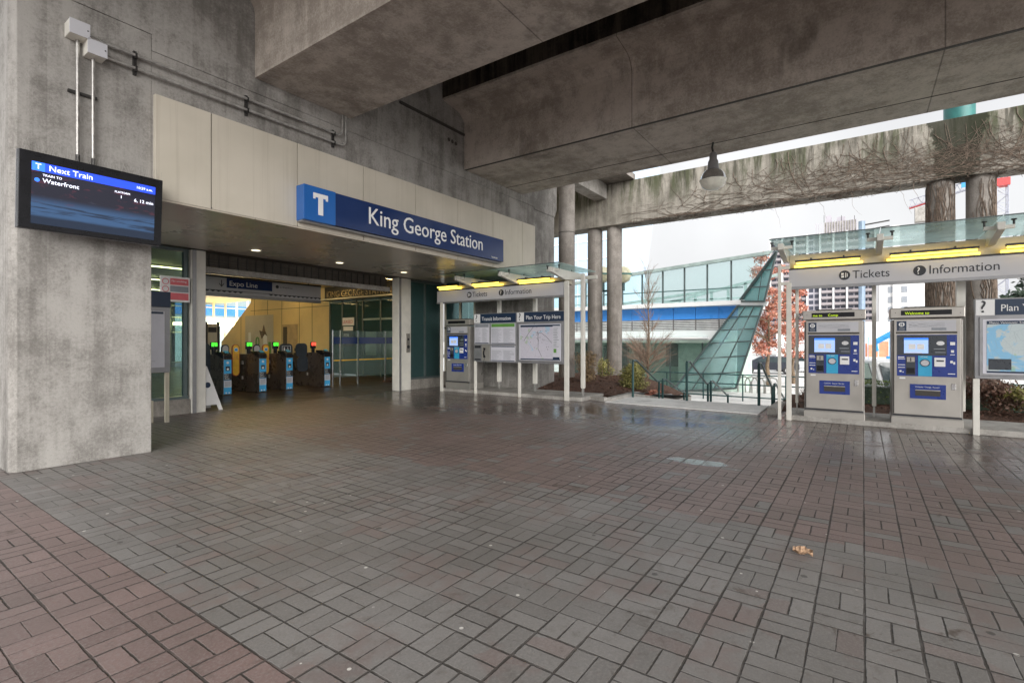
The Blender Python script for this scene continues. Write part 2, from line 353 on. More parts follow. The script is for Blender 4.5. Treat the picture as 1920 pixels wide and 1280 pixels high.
def transit_map(name, land, water, ink, th=.40):
    m = Mat(name, .25, 0, .5); b = m.noise(1.7, 5, .62, dist=.8)
    c = m.cm(b.sm(th, th + .03), water, land); e = m.vor(6.5, 'DISTANCE_TO_EDGE')
    c = m.cm(e.sm(.0, .02, .5, 0), c, ink); e2 = m.vor(22, 'DISTANCE_TO_EDGE')
    c = m.cm(e2.sm(.0, .05, .28, 0) * b.gt(.5), c, ink); g = m.noise(5, 2, vec=m.mapv((1, 1, 1), loc=(7, 3, 2)))
    c = m.cm(g.sm(.64, .68, 0, .5), c, (.30, .50, .22, 1)); m.col(c); return m.m
M['map1'] = transit_map('local_area_map', (.60, .58, .66, 1), (.42, .58, .72, 1), (.35, .36, .42, 1))
M['map2'] = transit_map('regional_transit_map', (.52, .60, .62, 1), (.25, .52, .75, 1), (.30, .38, .42, 1), .45)
def tvscreen():  # generic dark and blue reflection painted into the screen's emission colour
    m = Mat('display_painted_reflection', .08, 0, .35); x, y, z = m.xyz(); n = m.noise(3, 5, .7, vec=m.mapv((1.4, 1, 5)))
    band = z.sm(3.02, 3.14) ; c = m.cm(band, (.05, .13, .28, 1), (.012, .012, .026, 1))
    c = m.cm(m.noise(2.0, 4, .7, vec=m.mapv((.6, 1, 9), loc=(3, 1, 2))).sm(.46, .60, 0, .85) * z.lt(3.05), c, (.004, .010, .025, 1))
    c = m.cm(z.sm(2.88, 2.92, 1, 0), c, (.008, .024, .055, 1))
    c = m.cm(n.sm(.56, .62, 0, .5) * band, c, (.16, .03, .05, 1)); c = m.cm(n.sm(.4, .3, 0, .5) * band, c, (.07, .08, .13, 1))
    m.col((.01, .01, .015, 1)); m.nt.links.new(c, m.b.inputs['Emission Color']); m.b.inputs['Emission Strength'].default_value = .42; return m.m
M['tvscr'] = tvscreen()

# ------------------------------------------------------------------ object helpers
OFF = {}
def tag(o, label=None, cat=None, group=None, kind=None):
    for k, v in (('label', label), ('category', cat), ('group', group), ('kind', kind)):
        if v: o[k] = v
    return o
def thing(name, label, cat, loc=(0, 0, 0), rz=0, group=None):
    o = bpy.data.objects.new(name, None); COL.objects.link(o); o.location = loc; o.rotation_euler = (0, 0, rz)
    o.empty_display_size = .2; OFF[o.name] = Vector(loc); return tag(o, label, cat, group)
class MB:
    def __init__(s): s.b = bmesh.new()
    def box(s, x0, x1, y0, y1, z0, z1, mtx=None):
        vs_ = [s.b.verts.new((x, y, z)) for x in (x0, x1) for y in (y0, y1) for z in (z0, z1)]
        if mtx is not None:
            for v in vs_: v.co = mtx @ v.co
        for f in ((0, 1, 3, 2), (4, 6, 7, 5), (0, 4, 5, 1), (2, 3, 7, 6), (0, 2, 6, 4), (1, 5, 7, 3)): s.b.faces.new([vs_[i] for i in f])
        return s
    def quad(s, *p):
        s.b.faces.new([s.b.verts.new(q) for q in p]); return s
    def prism(s, pts, ext):                  # planar polygon extruded along a vector
        e = Vector(ext); a = [s.b.verts.new(p) for p in pts]; b = [s.b.verts.new(Vector(p) + e) for p in pts]; n = len(pts)
        s.b.faces.new(a[::-1]); s.b.faces.new(b)
        for i in range(n): s.b.faces.new((a[i], a[(i + 1) % n], b[(i + 1) % n], b[i]))
        return s
    def tube(s, pts, r, seg=8, r1=None, cap=True):
        pts = [Vector(p) for p in pts]; n = len(pts); rings = []; prev = None
        for i, p in enumerate(pts):
            d = (pts[min(i + 1, n - 1)] - pts[max(i - 1, 0)]).normalized()
            up = prev if prev is not None else (Vector((0, 0, 1)) if abs(d.z) < .9 else Vector((1, 0, 0)))
            a = d.cross(up)
            if a.length < 1e-4: a = d.cross(Vector((.3, 1, .2)))
            a.normalize(); b_ = a.cross(d).normalized(); prev = b_
            rr = r if r1 is None else r + (r1 - r) * i / (n - 1)
            rings.append([s.b.verts.new(p + (a * math.cos(t) + b_ * math.sin(t)) * rr) for t in [2 * math.pi * k / seg for k in range(seg)]])
        for q in range(n - 1):
            for k in range(seg): s.b.faces.new((rings[q][k], rings[q][(k + 1) % seg], rings[q + 1][(k + 1) % seg], rings[q + 1][k]))
        if cap: s.b.faces.new(rings[0][::-1]); s.b.faces.new(rings[-1])
        return s
    def lathe(s, prof, c=(0, 0, 0), seg=24):
        c = Vector(c); rings = []
        for r, z in prof:
            rings.append([s.b.verts.new(c + Vector((r * math.cos(t), r * math.sin(t), z))) for t in [2 * math.pi * k / seg for k in range(seg)]])
        for q in range(len(rings) - 1):
            for k in range(seg): s.b.faces.new((rings[q][k], rings[q][(k + 1) % seg], rings[q + 1][(k + 1) % seg], rings[q + 1][k]))
        s.b.faces.new(rings[0][::-1]); s.b.faces.new(rings[-1]); return s
    def disc(s, c, r, axis='y', th=.004, seg=28, rx=None):
        c = Vector(c); ring = []
        for k in range(seg):
            t = 2 * math.pi * k / seg; q = (rx or r) * math.cos(t); w = r * math.sin(t)
            ring.append(c + Vector({'y': (q, 0, w), 'x': (0, q, w), 'z': (q, w, 0)}[axis]))
        return s.prism(ring, {'y': (0, -th, 0), 'x': (-th, 0, 0), 'z': (0, 0, -th)}[axis])
    def build(s, name, mat, parent=None, local=False, bevel=0., smooth=False):
        me = bpy.data.meshes.new(name); bmesh.ops.recalc_face_normals(s.b, faces=s.b.faces)
        off = Vector((0, 0, 0))
        if parent is not None and not local: off = OFF.get(parent.name, Vector((0, 0, 0)))
        if parent is None and not local and len(s.b.verts):
            xs = [v.co for v in s.b.verts]; off = Vector((sum(v.x for v in xs) / len(xs), sum(v.y for v in xs) / len(xs), min(v.z for v in xs)))
        if off.length: bmesh.ops.translate(s.b, verts=s.b.verts, vec=-off)
        s.b.to_mesh(me); s.b.free(); o = bpy.data.objects.new(name, me); COL.objects.link(o); me.materials.append(mat)
        if parent is not None: o.parent = parent; OFF[o.name] = off
        else: o.location = off; OFF[o.name] = off
        if bevel:
            md = o.modifiers.new('bevel', 'BEVEL'); md.width = bevel; md.segments = 2; md.limit_method = 'ANGLE'
        if smooth:
            for p in me.polygons: p.use_smooth = True
            try: me.set_sharp_from_angle(angle=R(40))
            except Exception: pass
        return o
def B(*a): return MB().box(*a)
def text(s, name, mat, parent, at, size, facing='y', local=False, align='LEFT', depth=.003, squeeze=1.0, shear=0):
    c = bpy.data.curves.new(name, 'FONT'); c.body = s; c.size = size; c.extrude = depth; c.align_x = align; c.align_y = 'BOTTOM_BASELINE'
    c.resolution_u = 3; c.offset = 0.0
    o = bpy.data.objects.new(name, c); me = bpy.data.meshes.new_from_object(o); bpy.data.objects.remove(o)
    mt = Matrix.Rotation(R(-90), 4, 'Z') @ Matrix.Rotation(R(90), 4, 'X') if facing == 'x' else Matrix.Rotation(R(90), 4, 'X')
    me.transform(Matrix.Diagonal((squeeze, 1, 1, 1))); me.transform(mt)
    off = Vector((0, 0, 0)) if local else OFF.get(parent.name, Vector((0, 0, 0)))
    me.transform(Matrix.Translation(Vector(at) - off)); me.materials.clear(); me.materials.append(mat)
    o = bpy.data.objects.new(name, me); COL.objects.link(o); o.parent = parent; OFF[o.name] = off; return o
def copy_tree(o, parent=None):
    c = o.copy(); COL.objects.link(c); OFF[c.name] = Vector((0, 0, 0))
    if parent is not None: c.parent = parent
    for ch in [q for q in bpy.data.objects if q.parent == o]: copy_tree(ch, c)
    return c
def structure(o): o['kind'] = 'structure'; return o

# ------------------------------------------------------------------ GROUND
structure(B(-40, 12.75, -40, 11.5, -1.3, 0).build('plaza_paving', M['brick']))
structure(MB().box(-500, 900, -500, 900, -1.45, -1.2).build('lower_plaza', M['pale']))
structure(B(3, 16, 11.502, 40, -1.1, -.004).build('hall_floor', M['infloor']))
mb = MB(); mb.prism([(11.22, 1.75, .004), (11.35, 5.15, .004), (12.78, 5.15, .004), (12.78, 1.75, .004)], (0, 0, .02))
structure(mb.build('landing_slab', M['slab']))
mb = MB()
for i in range(4): mb.box(12.79 + i * .42, 13.21 + i * .42, 1.85, 5.05, -1.15, -.15 - i * .12)
mb.box(14.47, 15.3, 1.85, 5.05, -1.15, -.62)
for i in range(4): mb.box(15.3 + i * .45, 15.75 + i * .45, 1.85, 5.05, -1.16, -.72 - i * .11)
structure(mb.build('stone_steps', M['slab'], bevel=.01))
structure(B(17.2, 60, -30, 26, -1.199, -1.19).build('lower_pavement', M['lower']))
structure(B(60, 75, -300, 300, -1.199, -1.18).build('road', M['asphalt']))

# ------------------------------------------------------------------ STATION FRONT
PY = 7.89
mb = MB(); mb.prism([(1.46, PY, 0), (2.78, PY, 0), (2.78, 9.4, 0), (1.40, 9.4, 0), (1.40, PY + .07, 0)], (0, 0, 5.64))
tag(mb.build('concrete_pillar', M['pillar'], bevel=.008), 'broad pale grey concrete pillar at the left carrying the train display', 'pillar', 'concrete pillars of the station front')
mb = B(12.42, 13.6, PY, 10.1, 0, 5.35); 
tag(mb.build('concrete_pillar', M['pillar'], bevel=.01), 'rough concrete pillar behind the middle ticket shelter, right of the cream fascia', 'pillar', 'concrete pillars of the station front')
t = thing('concrete_crossbeam', 'massive weathered concrete crossbeam above the cream station fascia', 'beam', (7, PY, 5.3))
B(2.781, 12.42, PY + .0015, 9.3, 3.46, 5.42).build('lower_web', M['pillar'], t)
mb = MB(); mb.prism([(2.781, PY - .012, 5.421), (2.781, PY - .012, 5.64), (1.38, PY - .012, 5.642), (1.38, PY - .012, 9.2), (13.73, PY - .012, 9.2), (13.73, PY - .012, 5.60), (13.6, PY - .012, 5.351), (12.42, PY - .012, 5.351), (12.42, PY - .012, 5.421)], (0, 1.5, 0))
mb.build('upper_block', M['pillar'], t)
mb = MB()
for i in range(3): mb.disc((8.72 + i * .12, PY - .013, 6.17 - i * .01), .045, 'y', .003)
mb.build('conduit_hole', M['line'], t)
tag(B(7.2, 9.25, PY - .05, PY - .014, 6.42, 6.47).build('ledge_strip', M['line'], t))
# cream fascia, eight panels
t = thing('station_fascia', 'cream metal fascia of upright panels above the station entrance', 'fascia', (7.5, PY, 3.43))
xs = [2.79, 3.51, 4.873, 6.238, 7.604, 8.968, 10.333, 11.69, 12.37]
for a, b in zip(xs, xs[1:]): B(a + .008, b - .008, PY - .075, PY - .004, 3.43, 4.83).build('panel', M['cream'], t, bevel=.003)
B(2.80, 12.36, PY - .05, PY - .002, 3.45, 4.81).build('backing_rail', M['seamdark'], t)
# soffit
t = thing('entrance_soffit', 'glossy brown metal soffit over the station entrance', 'ceiling', (7.5, 9.7, 3.43))
mb = MB()
for j in range(3):
    for i in range(7):
        x0 = 2.79 + i * 1.37; mb.box(x0 + .004, x0 + 1.366, PY - .07 + j * 1.16 + .003, PY - .07 + (j + 1) * 1.16 - .003, 3.405, 3.428)
mb.build('soffit_panel', M['soffit'], t)
B(2.79, 12.4, PY - .07, 11.4, 3.4285, 3.455).build('soffit_tray', M['line'], t)
for (x, y), l in zip(((5.55, 10.41), (7.6, 10.41), (9.67, 10.4)), ('nearest the left glazing', 'midway over the entrance', 'beside the right steel column')):
    d = thing('downlight', 'round recessed downlight in the brown soffit ' + l, 'ceiling light', (x, y, 3.40), 0, 'recessed downlights in the soffit')
    MB().lathe([(.12, 0), (.125, -.008), (.10, -.012)], (x, y, 3.404)).build('trim_ring', M['white_metal'], d)
    MB().lathe([(.085, 0), (.085, -.004)], (x, y, 3.391)).build('lens', M['down'], d)
# big sign
t = thing('station_sign', 'long navy station name sign with light blue T square on the cream fascia', 'sign', (7.7, 7.7, 3.5))
B(4.86, 10.5, 7.60, 7.81, 3.53, 4.10).build('sign_box', M['navy'], t, bevel=.006)
B(4.85, 5.46, 7.588, 7.815, 3.522, 4.108).build('logo_square', M['blueT'], t, bevel=.006)
B(4.86, 10.5, 7.66, 7.812, 3.498, 3.521).build('base_rail', M['grey_frame'], t)
mb = B(5.02, 5.30, 7.580, 7.590, 3.93, 4.0); mb.box(5.115, 5.205, 7.580, 7.590, 3.64, 3.9295); mb.box(5.02, 5.06, 7.580, 7.590, 3.90, 3.9295).box(5.26, 5.30, 7.580, 7.590, 3.90, 3.9295)
mb.build('letter_t', M['white'], t)
text('King George Station', 'lettering', M['white'], t, (6.16, 7.596, 3.70), .455, 'y', squeeze=.93, depth=.004)
text('TRANSLINK', 'small_lettering', M['white'], t, (9.98, 7.597, 3.575), .05, 'y', depth=.002)

# ------------------------------------------------------------------ GLAZING LINE y = 11.55
GY = 11.55
for x0, x1, lab in ((4.74, 5.02, 'left'), (10.42, 10.92, 'right')):
    t = thing('steel_column', 'cream boxed steel column at the %s side of the gate opening' % lab, 'column', (x0, GY, 0), 0, 'steel columns of the station entrance')
    B(x0, x1, GY - .12, GY + .16, 0, 3.40).build('column_body', M['white_metal'], t, bevel=.006)
    B(x0 + .02, x0 + .09, GY - .14, GY - .122, 0, 3.40).build('front_rib', M['grey_frame'], t)
    if lab == 'right':
        B(10.72, 10.86, GY - .15, GY - .122, 1.15, 1.72).build('intercom_plate', M['steel'], t)
        mb = MB().disc((10.79, GY - .151, 1.55), .035).disc((10.79, GY - .151, 1.32), .05); mb.build('intercom_button', M['ink'], t)
def glazed(name, label, x0, x1, mull, glass):
    t = thing(name, label, 'window wall', (x0, GY, 0))
    B(x0, x1, GY - .1, GY + .1, 0, .30).build('plinth', M['wall'], t)
    B(x0, x1, GY - .045, GY + .045, .301, .36).build('sill', M['mull'], t)
    B(x0, x1, GY - .045, GY + .045, 3.34, 3.402).build('head_frame', M['mull'], t)
    for x in mull: B(x - .03, x + .03, GY - .05, GY + .05, .361, 3.339).build('mullion', M['mull'], t)
    B(x0, x1, GY - .006, GY + .006, .362, 3.338).build('pane', glass, t)
    return t
g1 = glazed('glass_wall', 'clear glazed bay between the left pillar and the gate opening', 3.0, 4.72, (3.1, 4.66), M['g_hall'])
g2 = glazed('glass_wall', 'dark teal glazed bay right of the gate opening, behind the ticket machine', 10.93, 12.42, (11.62,), M['g_hall'])
t = thing('glass_return', 'glazed return wall between the teal bay and the right concrete pillar', 'window wall', (12.42, 10.8, 0))
B(12.43, 12.6, 10.102, 11.44, 0, .5).build('plinth', M['wall'], t); B(12.46, 12.47, 10.102, 11.44, .5, 3.46).build('pane', M['g_hall'], t)
for y in (10.14, 10.75, 11.40): B(12.43, 12.50, y - .035, y + .035, .501, 3.46).build('mullion', M['cream_metal'], t)
B(12.43, 12.49, 10.102, 11.44, 1.9, 1.96).build('transom', M['mull'], t)
t = thing('warning_sign', 'white notice board with red bands hung on the left glazing', 'sign', (4.4, 11.42, 2.3))
B(4.17, 4.70, 11.40, 11.44, 2.29, 2.80).build('board', M['white'], t, bevel=.004)
B(4.34, 4.67, 11.392, 11.399, 2.63, 2.76).build('red_band', M['redp'], t); B(4.34, 4.67, 11.392, 11.399, 2.49, 2.61).build('grey_band', M['greyink'], t)
B(4.34, 4.67, 11.392, 11.399, 2.33, 2.47).build('red_band', M['redp'], t)
for z in (2.69, 2.54, 2.39): MB().tube([(4.255 + .055 * math.cos(a), 11.393, z + .055 * math.sin(a)) for a in [k * math.pi / 9 for k in range(19)]], .006, 4).build('symbol_ring', M['redp'], t)
text('No smoking', 'lettering', M['white'], t, (4.36, 11.391, 2.69), .055, depth=.001)
# info board by the left glazing
t = thing('notice_case', 'grey framed timetable case on a cream post beside the left pillar', 'notice board', (3.6, 10.5, 0))
B(3.02, 4.0, 10.50, 10.60, .92, 2.12).build('case_frame', M['grey_frame'], t, bevel=.008)
B(3.02, 4.0, 10.49, 10.60, 2.121, 2.40).build('header', M['navy2'], t)
B(3.08, 3.90, 10.482, 10.499, 1.02, 2.04).build('poster', M['paper'], t)
mb = MB()
for i in range(14): mb.box(3.14, 3.4 + random.random() * .42, 10.479, 10.4815, 1.95 - i * .063, 1.955 - i * .063)
mb.build('print_line', M['greyink'], t); B(3.10, 3.88, 10.4785, 10.4815, 1.99, 2.03).build('print_bar', M['navy2'], t); B(3.14, 3.5, 10.4788, 10.4815, 1.97, 2.0).build('print_heading', M['ink'], t)
B(3.93, 3.99, 10.52, 10.58, 0, .919).build('leg', M['cream_metal'], t); B(3.72, 3.80, 10.7, 10.76, 0, .40).build('foot_post', M['cream_metal'], t)
# rolling gate head
t = thing('roller_grille', 'pale steel roller beam with dark grille hung across the entrance head', 'roller gate', (7.7, 11.9, 3.0))
B(5.03, 10.41, 11.80, 11.95, 3.0, 3.13).build('bottom_rail', M['kerb'], t, bevel=.004)
mb = MB()
for i in range(26): x = 5.06 + i * .21; mb.box(x, x + .018, 11.86, 11.88, 3.131, 3.42)
for z in (3.19, 3.25, 3.31): mb.box(5.03, 10.41, 11.884, 11.892, z, z + .008)
mb.build('grille', M['dark'], t)
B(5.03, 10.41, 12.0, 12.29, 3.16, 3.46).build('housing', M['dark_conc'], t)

# ------------------------------------------------------------------ HALL
XW = 14.1
t = thing('station_hall', 'warm lit entrance hall shell behind the fare gates', 'building', (9, 20, 0))
B(2.9, 16, 12.3, 36, 3.95, 4.1).build('ceiling', M['yelwall'], t)
B(2.8, 2.95, 11.75, 36, 0, 3.949).build('side_wall', M['g_hall'], t)
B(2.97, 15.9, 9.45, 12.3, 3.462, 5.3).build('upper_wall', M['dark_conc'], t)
mb = MB(); mb.prism([(XW, 20.0, 0), (XW, 20.0, 3.95), (XW, 26.98, 3.95), (XW, 26.98, 3.55), (XW, 30.2, 1.45), (XW, 30.2, 0)], (.2, 0, 0))
yw = mb.build('yellow_wall', M['yelwall'], t)
mb = MB()
for y in (21.4, 22.45, 23.98, 25.3, 26.6, 28.0): mb.box(XW - .006, XW - .001, y - .012, y + .012, 0, min(3.94, 3.55 if y > 26.9 else 3.94) if y < 27 else 2.8)
mb.box(XW - .006, XW - .001, 20.0, 26.98, 3.10, 3.12); mb.build('panel_seam', M['seamdark'], yw)
d = B(XW - .03, XW - .001, 22.6, 23.9, 0, 2.32).build('service_door', M['yeldoor'], t)
B(XW - .04, XW - .031, 23.45, 23.8, .1, 2.2).build('door_shadow_gap', M['seamdark'], d); B(XW - .06, XW - .041, 22.72, 22.78, 1.0, 1.15).build('handle', M['dark'], d)
p = B(XW - .03, XW - .002, 24.75, 27.5, .5, 2.85).build('poster', M['cream'], t)
B(XW - .04, XW - .031, 26.9, 27.15, .9, 1.95).build('bottle_shape', M['white'], p, bevel=.004); B(XW - .04, XW - .031, 25.3, 25.65, .8, 1.85).build('bottle_shape', M['white'], p, bevel=.004)
mb = MB(); mb.prism([(XW - .045, 25.25, 1.75), (XW - .045, 25.45, 2.0), (XW - .045, 25.6, 2.35), (XW - .045, 25.75, 2.0), (XW - .045, 26.05, 2.05), (XW - .045, 25.8, 1.6), (XW - .045, 25.5, 1.85)], (.008, 0, 0))
mb.build('brown_splash', M['vine'], p)
mb = MB().tube([(XW - .05, 26.2 + .15 * math.cos(a), 1.45 + .24 * math.sin(a)) for a in [k * math.pi / 8 for k in range(17)]], .03, 5); mb.box(XW - .05, XW - .04, 24.9, 25.15, .8, 1.45); mb.build('green_shape', M['greenp'], p)
# far glazing
fg = MB().box(13.0, 22, 34.0, 34.03, .2, 5.6).build('far_pane', M['g_win'], t)
mb = MB()
for i in range(8): x = 14.6 + i * .72; mb.box(x, x + .11, 33.9, 33.99, 0, 5.6)
for z in (.2, 2.0, 2.9, 3.6): mb.box(13.0, 22, 33.91, 33.985, z, z + .06)
mb.build('far_mullion', M['white_metal'], t)
B(13.0, 20, 33.4, 33.8, 2.45, 2.62).build('far_light_bar', M['tubew'], t)
B(3, 13.2, 34, 34.2, 0, 3.94).build('far_wall', M['kerb'], t)
B(16, 24, 42, 42.3, -1, 3.4).build('rear_parapet', M['whitewall'], t); B(16, 24, 41.9, 41.98, 3.5, 4.3).build('rear_band', M['bluep'], t)
# hall luminaires
for i, y in enumerate((14.8, 18.5, 22.5, 27)):
    l = thing('hall_light', 'long warm tube light on the hall ceiling, number %s row from the gates' % ('first', 'second', 'third', 'last')[i], 'ceiling light', (10, y, 3.8), 0, 'warm tube lights on the hall ceiling')
    l['label'] = 'warm tube light on the hall ceiling, %s row counted from the gates' % ('first', 'second', 'third', 'last')[i]
    B(6, 13.6, y, y + .12, 3.90, 3.948).build('housing', M['white_metal'], l); B(6.02, 13.58, y + .02, y + .1, 3.87, 3.899).build('tube', M['tubew'], l)
# name band over the shop front
t = thing('name_band', 'dark band of tarnished capital letters over the shop front inside the hall', 'sign', (XW, 18, 3.3))
B(13.5, 14.09, 15.2, 20.1, 3.30, 3.36).build('lower_rail', M['cream_metal'], t); B(13.88, 13.95, 15.2, 20.1, 3.361, 3.93).build('backing', M['line'], t)
text('KING GEORGE STATION', 'lettering', M['tarnish'], t, (13.87, 19.95, 3.45), .40, 'x', depth=.012, squeeze=.98)
# shop front
t = thing('shop_front', 'vacant glazed shop front with double doors inside the hall', 'shop front', (XW, 18, 0))
for y in (15.3, 16.45, 17.6, 18.0, 19.0, 19.9): B(14.0, 14.1, y - .05, y + .05, 0, 3.29).build('frame_post', M['mull'], t)
B(14.0, 14.1, 15.35, 17.55, 2.38, 2.46).build('transom', M['mullg'], t); B(14.0, 14.1, 15.35, 19.85, 3.2, 3.29).build('head', M['mullg'], t)
B(14.03, 14.045, 15.35, 19.9, .05, 3.2).build('pane', M['g_hall'], t); B(15.6, 15.7, 14.5, 20, 0, 3.9).build('shop_back', M['interior'], t)
for y in (15.6, 16.7): B(13.98, 13.999, y, y + .7, .9, 1.9).build('door_leaf', M['g_clear'], t)
mb = MB()
for z in (.5, .8, 1.1, 1.4): mb.box(15.0, 15.5, 15.4, 17.4, z, z + .12)
mb.build('shelf', M['white'], t)
t = thing('leased_sign', 'white letting notice reading LEASED on the shop glass', 'sign', (13.99, 19, 1.9))
B(13.96, 13.975, 18.12, 18.92, 2.18, 2.52).build('card', M['white'], t); text('LEASED', 'lettering', M['redp'], t, (13.955, 18.9, 2.27), .21, 'x', depth=.001)
t = thing('lease_notice', 'dark letting poster reading FOR LEASE under the LEASED notice', 'sign', (13.99, 19, 1.5))
B(13.96, 13.975, 18.2, 18.85, 1.95, 2.13).build('strip', M['white'], t); B(13.96, 13.975, 18.15, 18.87, 1.25, 1.92).build('card', M['ink'], t)
text('FOR', 'lettering', M['white'], t, (13.955, 18.83, 1.68), .2, 'x', depth=.001); text('LEASE', 'lettering', M['white'], t, (13.955, 18.83, 1.44), .2, 'x', depth=.001)
# glass barriers
t = thing('glass_barrier', 'chrome posted glass barrier with navy band right of the fare gates', 'barrier', (11.5, 14.4, 0))
for x in (10.25, 10.54, 11.26, 12.48, 12.86): MB().tube([(x, 14.42, 0), (x, 14.42, 1.86)], .028, 10).build('post', M['chrome'], t)
for a, b in ((10.28, 10.52), (10.58, 11.22), (11.30, 12.44), (12.52, 12.84)):
    g = B(a, b, 14.395, 14.41, .28, 1.84).build('pane', M['g_clear'], t)
    B(a, b, 14.385, 14.392, 1.40, 1.63).build('navy_band', M['navy'], g); B(a, b, 14.385, 14.392, .83, .87).build('yellow_line', M['yellow'], g)
# Expo Line sign
t = thing('platform_sign', 'long white hanging sign pointing to the Expo Line over the fare gates', 'sign', (8, 14.4, 2.7))
B(5.9, 9.80, 14.40, 14.55, 2.80, 3.24).build('sign_box', M['signwhite'], t, bevel=.01); B(5.9, 9.80, 14.38, 14.57, 3.241, 3.29).build('top_rail', M['dark'], t)
B(5.9, 9.80, 14.385, 14.56, 2.72, 2.799).build('bottom_rail', M['grey_frame'], t)
B(6.86, 8.16, 14.39, 14.399, 2.97, 3.235).build('blue_plate', M['navy'], t)
text('Expo Line', 'lettering', M['white'], t, (6.92, 14.388, 3.03), .20, depth=.002)
mb = MB().box(6.715, 6.735, 14.39, 14.398, 3.0, 3.17); mb.prism([(6.66, 14.398, 3.06), (6.725, 14.398, 2.98), (6.79, 14.398, 3.06), (6.79, 14.398, 3.085), (6.725, 14.398, 3.01), (6.66, 14.398, 3.085)], (0, -.004, 0)); mb.build('arrow', M['ink'], t)
mb = MB().disc((8.32, 14.398, 3.12), .05).build('symbol', M['ink'], t); text('to Waterfront', 'small_lettering', M['ink'], t, (8.4, 14.396, 3.09), .07, depth=.001)
mb = MB()
for i in range(26):
    if 9 <= i <= 13: continue
    x = 5.98 + i * .148; mb.prism([(x, 14.398, 2.88), (x + .148, 14.398, 2.88), (x + .074, 14.398, 2.835)], (0, -.003, 0))
mb.box(5.98, 9.76, 14.394, 14.398, 2.8815, 2.892); mb.build('dashed_trim', M['ink'], t)
for x in (6.3, 9.4): MB().tube([(x, 14.47, 3.29), (x, 14.47, 3.95)], .02).build('hanger', M['dark'], t)
# fare gates
def rrect(w, h, r, y, cx=0, cz=0, n=6):
    pts = []
    for qx, qz, a0 in ((w / 2 - r, h / 2 - r, 0), (-w / 2 + r, h / 2 - r, 90), (-w / 2 + r, -h / 2 + r, 180), (w / 2 - r, -h / 2 + r, 270)):
        for k in range(n + 1): a = R(a0 + 90 * k / n); pts.append((cx + qx + r * math.cos(a), y, cz + qz + r * math.sin(a)))
    return pts
def make_gate():
    t = thing('fare_gate', '', 'fare gate', (0, 0, 0))
    mb = MB(); mb.prism([(-.11, 0, 0), (-.11, 0, 1.02), (-.11, .14, 1.13), (-.11, 1.75, 1.10), (-.11, 1.85, .9), (-.11, 1.85, 0)], (.22, 0, 0)); mb.build('cabinet', M['gatebody'], t, True, bevel=.015)
    mb = MB(); mb.prism([(-.12, -.02, 1.0), (-.12, .0, 1.12), (-.12, .16, 1.20), (-.12, .45, 1.20), (-.12, .45, 1.135)], (.24, 0, 0)); rd = mb.build('card_reader', M['black'], t, True, bevel=.01)
    mtx = Matrix.Translation((0, .075, 1.19)) @ Matrix.Rotation(R(28), 4, 'X'); mb = MB(); mb.box(-.055, .055, -.06, .06, 0, .012, mtx); mb.build('touch_pad', M['cyan'], rd, True)
    st = B(-.1, .1, -.012, -.002, .04, .98).build('front_sticker', M['cyan2'], t, True)
    B(-.1, .1, -.016, -.0125, .42, .60).build('black_band', M['ink'], st, True); B(-.1, .1, -.016, -.0125, .22, .41).build('text_block', M['paper'], st, True)
    mb = MB()
    for i in range(6): mb.box(-.08, .075, -.018, -.0165, .25 + i * .026, .262 + i * .026)
    mb.build('print_line', M['greyink'], st, True)
    text('Fare\nPaid\nZone', 'lettering', M['white'], st, (-.085, -.0165, .445), .058, local=True, depth=.001)
    B(-.055, .055, -.016, -.0125, .68, .80).build('picture', M['panelgrey'], st, True); MB().disc((0, -.0125, .72), .03).disc((0, -.0125, .9), .035).build('pictogram', M['white'], st, True)
    MB().disc((-.04, -.0125, .07), .02).disc((.04, -.0125, .07), .02).build('foot_dot', M['white'], st, True)
    mb = MB(); mb.tube([(-.02, .75, 1.05), (-.02, .75, 1.40)], .055, 10); ps = mb.build('display_post', M['black'], t, True)
    B(-.11, .07, .71, .79, 1.25, 1.47).build('display_head', M['black'], ps, True, bevel=.02); 
    mb = MB(); mb.box(-.13, -.112, .9, .98, .35, .45).box(-.13, -.112, .9, .98, .8, .9); mb.build('hinge', M['steel'], t, True)
    return t
gate0 = make_gate()
gl = (('blue stickered fare gate furthest left, beside the A-frame sign', 6.86, 'g'), ('blue stickered fare gate between the two yellow paddles', 7.85, 'g'),
      ('fare gate in front of the accessible gate paddle', 8.68, 'g'), ('fare gate with the red display, next to the glass barrier', 10.0, 'r'))
gates = [gate0] + [copy_tree(gate0) for _ in range(3)]
